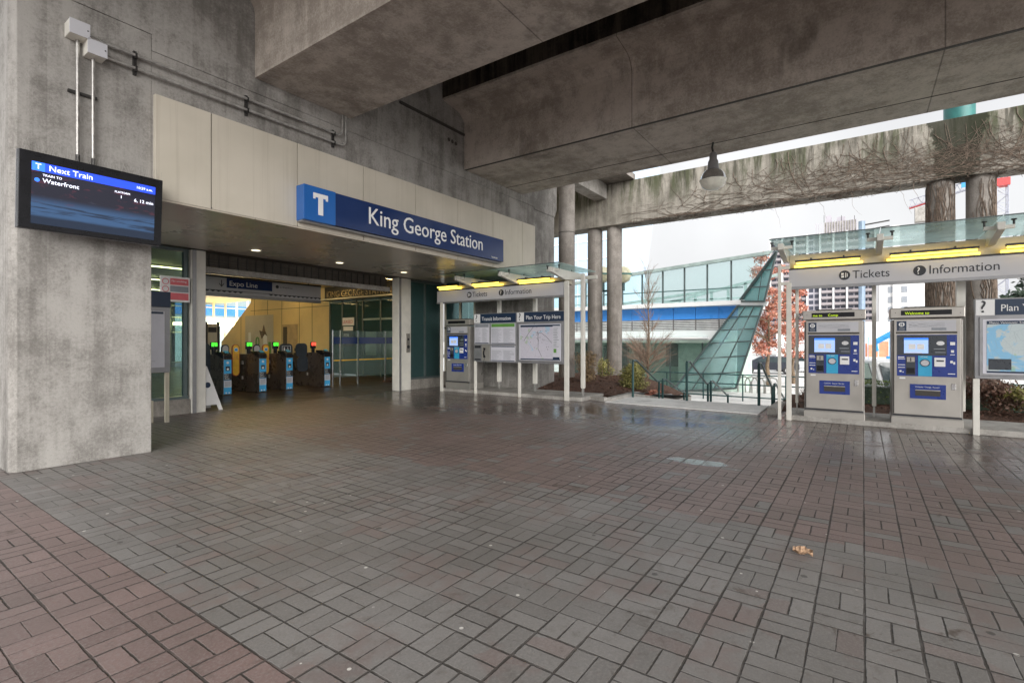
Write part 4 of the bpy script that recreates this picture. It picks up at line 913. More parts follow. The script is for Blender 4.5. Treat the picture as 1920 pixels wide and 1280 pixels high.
mb = MB().tube([(.68, -.06, 1.75), (.70, -.06, 1.5), (.69, -.06, 1.3), (.80, -.06, 1.1)], .004, 4).tube([(.62, -.06, 1.72), (.8, -.06, 1.70), (.95, -.06, 1.6), (1.1, -.06, 1.45)], .004, 4).tube([(.25, -.06, 1.5), (.4, -.06, 1.7), (.55, -.06, 1.87)], .004, 4); mb.build('map_route', M['ink'], b2, True)
mb = MB()
for i in range(26): x, z = random.gauss(.72, .14), random.gauss(1.62, .14); mb.disc((x, -.0575, z), .008)
mb.build('map_marker', M['ink'], b2, True)
b1, zz, hb = board('map_board', 'framed Transit Information board with leaflets and a phone, left of the trip map', (11.13, 9.08, 0), 1.475, .91, 2.27, 'Transit Information', M['map1'], True)
for k, (x0, x1, z0, z1, gm) in enumerate(((.04, .56, 1.42, 1.98, None), (.62, 1.44, 1.41, 1.98, 'greenp'), (.62, 1.44, .94, 1.37, None))):
    q = B(x0, x1, -.04, -.0305, z0, z1).build('timetable_sheet', M['paper'], b1, True)
    B(x0 + .02, x1 - .02, -.043, -.0405, z1 - (.10 if k != 2 else .035), z1 - .01).build('sheet_heading', M[('greyink', 'greenp', 'navy2')[k]], q, True)
    mb = MB(); n = int((z1 - z0 - .16) / .022)
    for i in range(n):
        for a_, b_ in ((x0 + .03, (x0 + x1) / 2 - .02), ((x0 + x1) / 2 + .02, x1 - .03)): mb.box(a_, a_ + (b_ - a_) * random.uniform(.5, 1), -.0425, -.0405, z0 + .05 + i * .022, z0 + .056 + i * .022)
    mb.build('print_line', M['greyink'], q, True); B(x0 + .02, x1 - .02, -.043, -.0405, z0 + .01, z0 + .03).build('sheet_foot', M['navy2'], q, True)
ph = B(.30, .58, -.045, -.0305, .94, 1.39).build('phone_plate', M['steel'], b1, True)
mb = MB().tube([(.41, -.06, 1.28), (.40, -.085, 1.2), (.40, -.085, 1.13), (.41, -.06, 1.05)], .018, 8).tube([(.41, -.06, 1.30), (.41, -.07, 1.26)], .03).tube([(.41, -.06, 1.08), (.41, -.07, 1.04)], .03); mb.build('handset', M['black'], ph, True)
MB().tube([(.41, -.05, 1.04), (.38, -.07, .9), (.34, -.06, .7), (.30, -.05, .55), (.36, -.06, .62), (.44, -.05, .93)], .006, 5).build('phone_cord', M['dark'], ph, True)
B(.04, .28, -.045, -.0305, .94, 1.39).build('leaflet_holder', M['grey_frame'], b1, True); B(.055, .265, -.049, -.0455, 1.30, 1.37).build('holder_slot', M['ink'], b1, True); B(.055, .265, -.049, -.0455, .96, 1.0).build('holder_slot', M['ink'], b1, True)
b3, zz, hb = board('map_board', 'framed regional map board cut by the right edge of the photo', (10.83, -1.46, 0), 1.9, .90, 2.17, 'Plan Your Trip Here', M['map2'])
text('Metro Vancouver Transit', 'lettering', M['white'], b3, (.17, -.0575, zz - .12), .045, local=True, depth=.001)
B(.16, .42, -.060, -.0575, 1.05, 1.22).build('map_inset', M['panelgrey'], b3, True)
B(-.02, .06, -.05, .0, 0, .899).build('leg', M['white_metal'], b3, True, bevel=.005)
B(1.84, 1.92, -.05, .0, 0, .899).build('leg', M['white_metal'], b3, True, bevel=.005)

# ------------------------------------------------------------------ PLANTERS, RAILS
def planter(name, label, pts, z0, z1, th=.16):
    mb = MB(); n = len(pts)
    for i in range(n - 1):
        a, b = Vector((*pts[i], 0)), Vector((*pts[i + 1], 0)); d = (b - a).normalized(); nn = Vector((-d.y, d.x, 0)) * th
        zz0 = z1[i] if isinstance(z1, (list, tuple)) else z1; zz1 = z1[i + 1] if isinstance(z1, (list, tuple)) else z1
        v = [mb.b.verts.new(q) for q in (a + Vector((0, 0, z0)), b + Vector((0, 0, z0)), b + nn + Vector((0, 0, z0)), a + nn + Vector((0, 0, z0)), a + Vector((0, 0, zz0)), b + Vector((0, 0, zz1)), b + nn + Vector((0, 0, zz1)), a + nn + Vector((0, 0, zz0)))]
        for f in ((0, 3, 2, 1), (4, 5, 6, 7), (0, 1, 5, 4), (1, 2, 6, 5), (2, 3, 7, 6), (3, 0, 4, 7)): mb.b.faces.new([v[k] for k in f])
    return tag(mb.build(name, M['kerb'], bevel=.008), label, 'kerb')
planter('planter_kerb', 'low concrete kerb around the mulch bed, left of the stairs', [(12.9, 5.22), (11.52, 5.22)], -1.1, .10)
planter('planter_kerb', 'concrete kerb end of the mulch bed facing the plaza', [(11.45, 5.22), (11.68, 5.75)], -.2, .10, -.16)
planter('planter_wall', 'pale sloping retaining wall on the left side of the stairs', [(17.6, 5.24), (12.93, 5.24)], -1.2, [-.55, .10])
planter('planter_kerb', 'concrete kerb block on the right side of the stair head', [(12.8, 1.6), (11.38, 1.6)], -1.1, .14, .17)
planter('planter_wall', 'sloping retaining wall on the right side of the stairs', [(17.6, 1.6), (12.83, 1.6)], -1.2, [-.6, .14], .2)
def bed(name, label, x0, x1, y0, y1, zf, nx=26, ny=20):
    b = bmesh.new(); g = [[b.verts.new((x0 + (x1 - x0) * i / nx, y0 + (y1 - y0) * j / ny, zf(x0 + (x1 - x0) * i / nx, y0 + (y1 - y0) * j / ny) + random.uniform(-.02, .02))) for j in range(ny + 1)] for i in range(nx + 1)]
    for i in range(nx):
        for j in range(ny): b.faces.new((g[i][j], g[i + 1][j], g[i + 1][j + 1], g[i][j + 1]))
    m_ = MB(); m_.b.free(); m_.b = b; o = m_.build(name, M['mulch'], smooth=True); o['kind'] = 'structure'; return o
bed('mulch_bed', '', 12.46, 19.8, 5.38, 14.5, lambda x, y: .06 + .16 * min(1, (x - 12.46) / .8) * min(1, (y - 5.3) / 1.5) * (1 if x < 16 else 1 - (x - 16) * .2) - max(0, x - 13.5) * .11 * max(0, 1 - (y - 5.3) / 2.2))
bed('mulch_bed', '', 11.72, 12.455, 5.85, 10.6, lambda x, y: .05)
bed('mulch_bed', '', 12.11, 15.2, -9, 1.58, lambda x, y: .05 + .03 * math.sin(x * 3))
mb = MB()
for i in range(5200):
    if i % 3: x, y = random.uniform(12.5, 18), random.uniform(5.42, 9.5); z = .075 + .16 * min(1, (x - 12.46) / .8) * min(1, (y - 5.3) / 1.5) * (1 if x < 16 else 1 - (x - 16) * .2) - max(0, x - 13.5) * .11 * max(0, 1 - (y - 5.3) / 2.2)
    else: x, y = random.uniform(12.15, 14.4), random.uniform(-4, 1.55); z = .075 + .03 * math.sin(x * 3)
    a = random.uniform(0, 3.14); d = Vector((math.cos(a), math.sin(a), random.uniform(-.4, .5))) * random.uniform(.02, .045); e = Vector((-d.y, d.x, random.uniform(-.01, .01))) * random.uniform(.25, .5); p_ = Vector((x, y, z)); mb.quad(p_ - d - e, p_ + d - e, p_ + d + e, p_ - d + e)
tag(mb.build('bark_chips', M['barkchip']), None, None, None, 'stuff')
structure(B(12.11, 15.3, -9, 1.58, -1.2, 0.0).build('terrace_ground', M['kerb']))
structure(B(12.40, 12.9, 5.40, 14.5, -1.2, .03).build('terrace_ground', M['mulch']))
structure(B(12.46, 19.8, 5.42, 14.5, -1.21, -.6).build('terrace_ground', M['kerb']))
def rail(label, y, x0, z0, run, drop, posts=True):
    t = thing('handrail', label, 'handrail', (x0, y, z0), 0, 'green handrails of the plaza stairs')
    top = .96; pts = [(x0, y, z0 + top), (x0 + .25, y, z0 + top), (x0 + .25 + run, y, z0 + top - drop), (x0 + .42 + run, y, z0 + top - drop)]
    MB().tube(pts, .026, 10).build('rail', M['railgreen'], t, smooth=True)
    MB().tube([(x0, y, z0), (x0, y, z0 + top - .02)], .032, 10).build('post', M['railgreen'], t); MB().tube([(x0 + .42 + run, y, z0 - drop), (x0 + .42 + run, y, z0 + top - drop - .02)], .030, 10).build('post', M['railgreen'], t)
for y, nm in ((4.96, 'left'), (3.57, 'middle'), (1.95, 'right')):
    rail('upper %s handrail at the head of the plaza stairs' % nm, y, 12.66, .02, 1.65, .66)
    rail('lower %s handrail on the second flight of the plaza stairs' % nm, y, 15.05, -.62, 1.8, .56)
t = thing('guard_rail', 'long dark horizontal railing on the lower plaza before the glass prow', 'railing', (24.3, 4, -1.2))
for z in (-.02, -.45, -1.0): MB().tube([(24.3, -6, z), (24.3, 11.5, z)], .028, 8).build('rail', M['railgreen'], t)
for i in range(11): MB().tube([(24.3, -5.8 + i * 1.7, -1.2), (24.3, -5.8 + i * 1.7, 0)], .03, 8).build('post', M['railgreen'], t)

# ------------------------------------------------------------------ VEGETATION
def leaf_cloud(mb, c, rad, n, size, flat=1.0, shell=.5):
    for i in range(n):
        d = Vector((random.gauss(0, 1), random.gauss(0, 1), random.gauss(0, 1))); d.normalize(); r = shell + (1 - shell) * random.random()
        p = Vector(c) + Vector((d.x * rad[0], d.y * rad[1], d.z * rad[2])) * r
        a = Vector((random.gauss(0, 1), random.gauss(0, 1), random.gauss(0, 1))).normalized(); b = a.cross(d + Vector((.1, .2, .3))).normalized(); s_ = size * random.uniform(.6, 1.3)
        mb.quad(p - a * s_, p + b * s_ * .55, p + a * s_, p - b * s_ * .55)
def branch(mb, p, d, l, r, lv, spread, tips, up=.25, kids=3):
    pts = [p]; q = p; dd = d.copy(); n = 4
    for i in range(n): dd = (dd + Vector((random.gauss(0, .10), random.gauss(0, .10), random.gauss(0, .05) + up * .08))).normalized(); q = q + dd * (l / n); pts.append(q)
    mb.tube(pts, r, 5 if lv > 1 else 3, r * .55, cap=False)
    if lv <= 0: tips.append(q); return
    for k in range(kids):
        t_ = random.uniform(.3, 1.0); base = pts[min(n, max(1, int(t_ * n)))]; ax = Vector((random.gauss(0, 1), random.gauss(0, 1), random.gauss(0, .5))).normalized()
        nd = (dd + ax * spread).normalized(); branch(mb, base, nd, l * random.uniform(.5, .78), r * .5, lv - 1, spread, tips, up, kids)
def shrub(label, loc, rad, n, size, mat, twigs=14, group='shrubs in the planting beds', name='shrub'):
    t = thing(name, label, 'shrub', loc, 0, group); mb = MB()
    for i in range(twigs):
        d = Vector((random.gauss(0, .5), random.gauss(0, .5), 1)).normalized(); p = Vector(loc); mb.tube([p, p + Vector((d.x * rad[0], d.y * rad[1], rad[2] * .9)) * .5, p + Vector((d.x * rad[0] * 1.6, d.y * rad[1] * 1.6, rad[2] * 1.7))], .012, 4, .003)
    mb.build('stem', M['twig'], t); mb = MB()
    for k in range(9):
        c = Vector(loc) + Vector((random.uniform(-.55, .55) * rad[0], random.uniform(-.55, .55) * rad[1], rad[2] * random.uniform(.5, 1.5))); leaf_cloud(mb, c, (rad[0] * .55, rad[1] * .55, rad[2] * .5), n // 9, size, shell=.3)
    mb.build('foliage', mat, t); return t
shrub('sparse dry leaved shrub beside the paired columns', (14.6, 7.25, .12), (.55, .5, .55), 1800, .034, M['shrubdry'], 40)
shrub('small yellow green shrub between the paired columns', (16.6, 7.6, .1), (.45, .4, .42), 900, .035, M['shrub'])
shrub('rounded variegated shrub behind the left stair handrail', (15.3, 5.85, -.06), (.72, .62, .46), 4200, .036, M['shrub'])
shrub('rust coloured low shrub at the foot of the variegated shrub', (15.6, 5.5, -.22), (.7, .15, .08), 500, .03, M['redleaf'], 6)
shrub('brownish purple shrub under the right map board', (13.6, -2.2, .05), (.6, .8, .45), 2400, .035, M['brownshrub'])
shrub('olive green shrub at the right edge under the map board', (13.3, -2.75, .05), (.5, .7, .32), 2200, .032, M['shrub'])
shrub('low olive shrub right of the stair head kerb', (13.4, .95, .03), (.5, .35, .22), 900, .03, M['brownshrub'])
t = thing('clipped_hedge', 'bright green clipped hedge seen between the two right ticket machines', 'hedge', (14.6, -1.5, 0)); mb = MB()
for i in range(9000):
    mb_x, mb_y = random.uniform(14.3, 15.0), random.uniform(-6, .8); z = random.choice((random.uniform(.05, .55), random.uniform(.47, .58))); p = Vector((mb_x, mb_y, z)); a = Vector((random.gauss(0, 1), random.gauss(0, 1), random.gauss(0, .6))).normalized(); b = a.cross(Vector((0, .3, 1))).normalized(); s_ = random.uniform(.018, .034)
    mb.quad(p - a * s_, p + b * s_ * .6, p + a * s_, p - b * s_ * .6)
mb.build('foliage', M['hedge'], t); B(14.4, 14.9, -6, .7, .03, .42).build('inner_mass', M['conifer'], t)
# bare tree by the stairs
t = thing('bare_tree', 'slender leafless young tree standing behind the stair handrails', 'tree', (20.2, 7.25, -1.2)); random.seed(21)
mb = MB(); tips = []; base = Vector((20.2, 7.25, -1.2)); mb.tube([base, base + Vector((0, .03, 1.4)), base + Vector((.02, -.02, 2.9)), base + Vector((0, .02, 4.2)), base + Vector((0, 0, 5.6))], .06, 8, .010)
mb.build('trunk', M['bark'], t, smooth=True); mb = MB()
for i in range(84):
    lowb = i < 58; z = random.uniform(1.2, 2.1) if lowb else random.uniform(2.1, 5.0); a = random.uniform(0, 2 * math.pi); el = random.uniform(.25, 1.1) if lowb else random.uniform(1.4, 3.2); d = Vector((math.cos(a), math.sin(a), el)).normalized()
    branch(mb, base + Vector((0, 0, z)), d, (1.0 if lowb else .8) * random.uniform(.7, 1.1), .012, 2, .38, tips, .3, 4)
mb.build('crown', M['twig'], t)
# red leaved tree
def leafy_tree(name, label, base, h, trunk_h, rad, nl, size, mat, group=None, seed=1, tr=.14):
    random.seed(seed); t = thing(name, label, 'tree', base, 0, group); base = Vector(base); mb = MB(); mb.tube([base, base + Vector((.05, .1, trunk_h * .6)), base + Vector((0, 0, trunk_h)), base + Vector((-.05, 0, h * .8))], tr, 8, tr * .25)
    tips = []
    for i in range(16):
        z = random.uniform(trunk_h * .8, h * .8); a = random.uniform(0, 6.28); branch(mb, base + Vector((0, 0, z)), Vector((math.cos(a), math.sin(a), .5)).normalized(), rad * .7, tr * .3, 1, .6, tips, .3, 3)
    mb.build('trunk', M['bark'], t); mb = MB()
    for k in range(46):
        zf = random.random(); rr = rad * (1 - .55 * zf) * math.sqrt(random.random()); a = random.uniform(0, 6.28)
        c = base + Vector((rr * math.cos(a), rr * math.sin(a), trunk_h + zf * (h - trunk_h))); leaf_cloud(mb, c, (rad * .30, rad * .30, rad * .20), nl // 46, size, shell=.2)
    mb.build('crown', mat, t); return t
leafy_tree('copper_tree', 'copper leaved tree beyond the glass prow', (33.0, 4.55, -1.2), 7.9, 2.0, 1.75, 6500, .085, M['redleaf'], seed=5)
leafy_tree('copper_tree', 'smaller copper leaved tree behind the left end of the right shelter', (36.0, 3.55, -1.2), 6.3, 1.8, 1.35, 3200, .09, M['redleaf'], seed=9)
for i, (x, y, h, r_, lab) in enumerate(((95, -21, 19, 6, 'tall dark conifer mass above the right map board'), (110, -32, 16, 7, 'dark evergreen at the far right horizon'), (150, -13, 8, 7, 'low distant tree line clump behind the ticket machines'))):
    leafy_tree('evergreen_tree', lab, (x, y, -1.2), h, 3, r_, 4200, .42, M['conifer'], 'distant evergreen trees', 30 + i, .4)
random.seed(50)
# fallen leaf
t = onX(1505, 1040, 1); lx = -(EYE) / _ray(1505, 1040)[2]; lp = (_ray(1505, 1040)[0] * lx, _ray(1505, 1040)[1] * lx)
b = bmesh.new(); gr = []; random.seed(4)
for i in range(13):
    row = []
    for k in range(9):
        u_, v_ = i / 12 - .5, k / 8 - .5; wd = (.5 + .5 * math.cos(u_ * 5.2)) ** .5 * (1 + .30 * math.sin(u_ * 23)); X_ = lp[0] + v_ * .075 * wd + .008 * math.sin(9 * u_); Y_ = lp[1] - u_ * .125
        row.append(b.verts.new((X_, Y_, .010 + .035 * abs(v_ * 2) ** 1.5 * (1 if v_ > 0 else .5) + .006 * math.sin(u_ * 9 + v_ * 5) + .003 * random.random())))
    gr.append(row)
for i in range(12):
    for k in range(8): b.faces.new((gr[i][k], gr[i + 1][k], gr[i + 1][k + 1], gr[i][k + 1]))
m_ = MB(); m_.b.free(); m_.b = b; o = m_.build('dry_leaf', M['deadleaf']); md = o.modifiers.new('s', 'SOLIDIFY'); md.thickness = .0012; tag(o, 'single curled tan dead leaf lying on the grey pavers', 'leaf')

# ------------------------------------------------------------------ GLASS BUILDING WITH PROW
XG = 27.0
def P(px, py, X=XG): return onX(px, py, X)
t = thing('glass_pavilion', 'glazed station pavilion with blue band and slanting glass prow', 'building', (XG, 8, -1.2))
def roofz(y): return 5.83 - (y - 3.4) * .075
y1 = 17.0; yB, zB = 5.0, 3.45
mb = MB(); mb.prism([(XG, 3.5, roofz(3.5)), (XG, y1, roofz(y1)), (XG, y1, roofz(y1) - .16), (XG, 3.7, roofz(3.7) - .16)], (-.25, 0, 0)); mb.prism([(XG + 7, 7.0, 4.9), (XG + 7, y1, 3.9), (XG + 7, y1, 3.75), (XG + 7, 7, 4.75)], (-.3, 0, 0)); mb.build('roof_edge', M['mullg'], t)
for i in range(11):
    y = 5.42 + i * 1.155
    if y > y1: break
    B(XG - .05, XG + .05, y - .035, y + .035, 3.50, roofz(y) - .17).build('mullion', M['mull'], t)
MB().prism([(XG, yB, 3.5), (XG, y1, 3.5), (XG, y1, roofz(y1) - .16), (XG, 3.7, roofz(3.7) - .16)], (.02, 0, 0)).build('gallery_pane', M['g_win'], t)
# rear gallery wall with slanted top seen through
mb = MB()
for i in range(13):
    y = 4.6 + i * .95; zt = 5.25 - max(0, y - 4) * .23
    if zt > 3.7: mb.box(XG + 4.9, XG + 5.0, y, y + .16, 3.4, zt)
mb.prism([(XG + 4.9, 3.9, 5.35), (XG + 4.9, 13.5, 3.3), (XG + 4.9, 13.5, 3.15), (XG + 4.9, 3.9, 5.18)], (.2, 0, 0)); mb.box(XG + 4.9, XG + 5.05, 4, y1, 4.0, 4.08)
mb.build('rear_frame', M['mullg'], t)
B(XG + .1, XG + 5, 4.6, y1, 3.30, 3.44).build('gallery_floor', M['whitewall'], t)
B(XG + .15, XG + .19, 4.9, y1, 4.15, 4.21).build('gallery_rail', M['mullg'], t)
B(XG - .55, XG, 4.5, y1, 3.28, 3.49).build('ledge', M['whitewall'], t)
for i in range(11):
    y = 4.85 + i * 1.155; B(XG - .06, XG + .1, y, y + 1.13, 2.64, 3.26).build('blue_panel', M['bluep'], t)
    lv = MB()
    for k in range(6): lv.box(XG - .06, XG + .02, y + .04, y + 1.10, 2.08 + k * .09, 2.125 + k * .09)
    lv.build('louver', M['louver'], t)
B(XG + .03, XG + .1, 4.7, y1, 2.0, 2.63).build('louver_back', M['louvb'], t)
B(XG - .07, XG + .1, 4.7, y1, 1.55, 2.05).build('white_band', M['whitewall'], t)
B(XG - .9, XG - .08, 6.5, y1, 1.62, 1.70).build('awning_edge', M['whitewall'], t); B(XG - .9, XG - .12, 6.5, y1, 1.72, 1.73).build('awning_glass', M['g_roof'], t)
for i in range(8): y = 6.9 + i * 1.7; B(XG + .4, XG + .5, y, y + .06, -1.2, 1.54).build('ground_mullion', M['mull'], t)
B(XG + .46, XG + .47, 6.4, y1, -1.2, 1.54).build('ground_pane', M['g_clear'], t); B(XG + 3, XG + 3.2, 5, y1, -1.2, 1.54).build('inner_wall', M['interior'], t)
mb = MB().box(XG + 2.7, XG + 2.98, 12.0, 13.6, -.2, 1.2).box(XG + 2.7, XG + 2.98, 7.8, 9.6, .0, 1.3).box(XG + 2.7, XG + 2.98, 14.4, 15.8, -.6, 1.3); mb.build('dark_shop_interior', M['interior_d'], t)
B(XG + .1, XG + 6.5, 6, y1, 1.4, 1.54).build('ground_ceiling', M['interior'], t)
# prow
T0 = Vector((24.6, 0, 0)); tip = onX(1457, 472, 25.2); Bp = onX(1388, 565, 26.7); Cp = onX(1434, 565, 25.4)
Bl = onX(1384, 574, 26.7); Cl = onX(1431, 574, 25.4); Dl = onX(1262, 733, 26.6); El = onX(1381, 727, 25.4)
th = Vector((.03, .01, 0))
MB().prism([tip, Bp, Cp], th).build('prow_pane', M['g_prow'], t); MB().prism([Bl, Dl, El, Cl], th).build('prow_pane', M['g_prow'], t)
mb = MB(); off_ = Vector((-.13, 0, 0))
def ln(a, b, r_=.045): mb.tube([a + off_, b + off_], r_, 6)
ln(tip, Bp, .08); ln(tip, Cp, .05); ln(Bp, Cp); ln(Bl, Dl, .06); ln(Cl, El, .05); ln(Bl, Cl); ln(Dl, El, .05)
for s_ in (.36, .70):
    ln(tip.lerp(Bp, s_), tip.lerp(Cp, s_), .035)
for s_ in (.12, .27, .42, .60, .80): ln(Bl.lerp(Dl, s_), Cl.lerp(El, s_), .035)
for s_ in (.33, .68): ln(Bl.lerp(Cl, s_), Dl.lerp(El, s_), .035)
ln(tip.lerp(Bp, .36), Cp.lerp(Bp, .25), .02); mb.build('prow_mullion', M['mull'], t)
MB().prism([Bp + Vector((-.2, -.1, -.02)), Cp + Vector((-.2, -.15, -.02)), Cl + Vector((-.2, -.15, .01)), Bl + Vector((-.2, -.1, .01))], (.35, 0, 0)).build('prow_ledge', M['whitewall'], t)
mb = MB().prism([onX(1335, 640, 28), onX(1385, 640, 28), onX(1375, 725, 28), onX(1330, 725, 28)], (.3, 0, 0)); mb.build('inner_grey_wall', M['louver'], t)
B(XG + 1.5, XG + 3, 5.2, 8.5, -1.2, 3.2).build('inner_core', M['interior'], t)
# globe street lamp
t = thing('globe_lamp', 'green street lamp post with cream globes behind the paired columns', 'street lamp', (22, 9.0, -1.2), 0)
g_ = onX(1168, 515, 22); g2_ = onX(1130, 515, 22)
for q in (g_, g2_):
    MB().lathe([(.12, -.38), (.30, -.28), (.40, -.02), (.40, .0), (.38, .12), (.26, .30), (.10, .38)], (22, q.y, q.z), 24).build('globe', M['globe'], t, smooth=True); MB().lathe([(.41, -.03), (.41, .04)], (22, q.y, q.z), 24).build('globe_band', M['teal'], t)
    MB().tube([(22, q.y, q.z - .38), (22, q.y, q.z - .75)], .09, 10).build('neck', M['railgreen'], t)
MB().tube([(22, (g_.y + g2_.y) / 2, -1.2), (22, (g_.y + g2_.y) / 2, g_.z - .8)], .07, 10).tube([(22, g_.y, g_.z - .7), (22, g2_.y, g_.z - .7)], .05, 8).build('post', M['railgreen'], t)
# blue glass tower behind columns
t = thing('glass_tower', 'tall pale blue glass tower behind the round columns', 'building', (70, 35, -1.2))
a = onX(1042, 590, 70); b = onX(1142, 590, 70)
ztop = 60
mb = MB(); mb.prism([(70, a.y + 12, -1.2), (70, a.y + 12, ztop), (70, b.y - 6.3, ztop), (70, b.y + 2, -1.2)], (16, 0, 0)); mb.build('curtain_wall', M['g_tower'], t)
mb = MB()
for k in range(22): mb.box(69.9, 69.99, b.y + 1.8 - k * .36, a.y + 12, .5 + k * 2.7, .62 + k * 2.7)
for k in range(12): mb.box(69.91, 69.98, b.y + 3 + k * 2.2, b.y + 3.08 + k * 2.2, -1.2, ztop)
mb.build('facade_grid', M['whitewall'], t)

# ------------------------------------------------------------------ FAR BUILDINGS
D0 = 250.0
def far(px, py, X=D0): return onX(px, py, X)
ya, yb = far(1445, 600).y, far(1641, 600).y; zt = far(1550, 437).z
t = thing('apartment_tower', 'grey apartment block of many brown balconies beyond the shelter', 'building', (D0, (ya + yb) / 2, -1.2))
B(D0, D0 + 25, yb, ya, -1.2, zt).build('wall', M['apt'], t)
nb = 8; nf = 19; bw = (ya - yb) / nb; fh = (zt + 1.2) / nf
mb = MB()
for i in range(nb):
    for k in range(nf):
        y0 = yb + i * bw + bw * .12; z0 = -1.2 + k * fh; mb.box(D0 - .06, D0 - .01, y0, y0 + bw * .32, z0 + fh * .25, z0 + fh * .88).box(D0 - .06, D0 - .01, y0 + bw * .42, y0 + bw * .76, z0 + fh * .25, z0 + fh * .88)
o = mb.build('window_grid', M['apt_w'], t); o['kind'] = 'stuff'
bm0 = MB(); bm0.box(-1.6, 0, 0, bw * .80, 0, .3).box(-1.6, -1.45, 0, bw * .80, .3, fh * .42); proto = None; cnt = 0; rest = MB()
for k in range(nf - 1, -1, -1):
    for i in range(nb):
        if (i == 4): continue
        y0 = yb + i * bw + bw * .10; z0 = -1.2 + k * fh
        if cnt < 100:
            if proto is None: proto = bm0.build('balcony', M['apt_rail'], t, True); o = proto
            else: o = proto.copy(); COL.objects.link(o)
            o.parent = t; o.location = (D0 - t.location.x - .02, y0 - t.location.y, z0 + 1.2); cnt += 1
        else: rest.box(D0 - 1.62, D0 - .02, y0, y0 + bw * .8, z0, z0 + .3).box(D0 - 1.62, D0 - 1.47, y0, y0 + bw * .8, z0 + .3, z0 + fh * .42)
o = rest.build('lower_balconies', M['apt_rail'], t); o['kind'] = 'stuff'
mb = MB()
for i in range(nb + 1): mb.box(D0 - 1.8, D0 - .07, yb + i * bw - .35, yb + i * bw + .3, -1.2, zt)
mb.build('party_wall', M['whitetower'], t)
pa, pb = far(1545, 410), far(1606, 437)
h_ = B(D0 + 3, D0 + 12, pb.y, pa.y, zt, pa.z - 1.2).build('roof_plant', M['kerb'], t)
mb = MB().box(D0 + 4, D0 + 10, pb.y + 4, pb.y + 7, pa.z - 1.2, pa.z + .8).box(D0 + 4, D0 + 10, pb.y + 9, pb.y + 11, pa.z - 1.2, pa.z + 1.8)
for k in range(16): mb.box(D0 + 2.7, D0 + 2.95, pb.y + k * .95, pb.y + .25 + k * .95, zt, pa.z - 1.0 + random.uniform(-.5, .8))
mb.build('roof_duct', M['apt'], h_)
mb = MB()
for px in (1544, 1577, 1602): q = far(px, 400); MB().tube([(D0 + 4, q.y, zt), (D0 + 4, q.y, q.z)], .09, 4).build('antenna', M['dark'], h_)
t = thing('white_tower', 'plain white slab tower with one narrow column of windows', 'building', (200, -40, -1.2))
wa, wb = onX(1648, 600, 200), onX(1738, 600, 200); B(200, 215, wb.y, wa.y, -1.2, onX(1700, 500, 200).z).build('wall', M['whitetower'], t)
w1 = onX(1665, 600, 200); w2 = onX(1690, 600, 200)
wm = None
for k in range(9):
    for q, wdt in ((w1, 1.6), (w2, 1.5)):
        z0 = 4 + k * 3.2; m_ = MB().box(199.85, 199.98, q.y - wdt, q.y, z0, z0 + 1.9)
        m_.build('window', M['greyink'], t)
B(199.4, 199.97, w2.y + .4, w2.y + 2.2, -1.2, 38).build('pilaster', M['louver'], t)
# podium / street clutter
tag(B(95, 110, -12, 12, -1.2, 4.4).build('podium_block', M['whitewall']), 'low white podium building behind the copper tree', 'building')
tag(B(120, 130, -60, 2, -1.2, 4.0).build('site_office', M['apt_rail']), 'low brown site building behind the orange fence', 'building')
t = thing('site_fence', 'orange mesh construction fence across the street', 'fence', (80, -8, -1.2))
mb = MB()
for i in range(40): y = 6 - i * 1.1; mb.box(80 + random.uniform(-.3, .3), 80.35, y - 1.0, y, -.6, random.uniform(.9, 1.5))
mb.build('mesh_panel', M['orange'], t)
mb = MB()
for i in range(20): mb.tube([(79.9, 6 - i * 2.2, -1.2), (79.9, 6 - i * 2.2, 2.0)], .05, 5)
mb.build('fence_post', M['bluearm'], t)
q1, q2 = onX(1640, 642, 70), onX(1666, 628, 70)
t = thing('boom_lift', 'blue lift arm angled above the street beside the ticket machine', 'boom lift', (70, q1.y, -1.2))
MB().tube([q1, q2, q2 + (q2 - q1) * .8], .35, 6).build('arm', M['bluearm'], t); MB().tube([q1 + Vector((0, 0, .05)), q1 + Vector((0, -.2, -1.0))], .22, 6).build('arm_joint', M['bluearm'], t)
e_ = q2 + (q2 - q1) * .8; MB().tube([e_, Vector((70.5, e_.y, -.4))], .3, 6).box(69.2, 71.2, e_.y - 1.2, e_.y + 1.2, -.9, -.2).build('chassis', M['bluearm'], t)
for i, z in enumerate((0, 1)): pass
# sign pole with arms
t = thing('signal_pole', 'blue grey signal pole with a long horizontal arm behind the shelter', 'pole', (60, -13, -1.2)); s1 = onX(1616, 415, 60); s2 = onX(1668, 424, 60)
MB().tube([(60, s1.y, -1.2), (60, s1.y, s1.z)], .28, 8).build('post', M['bluesteel'], t); MB().tube([(60, s1.y, s1.z - .4), (60, s2.y, s1.z - .2)], .07, 6).tube([(60, s1.y, s1.z - .9), (60, s2.y, s1.z - .7)], .05, 6).build('arm', M['dark'], t)
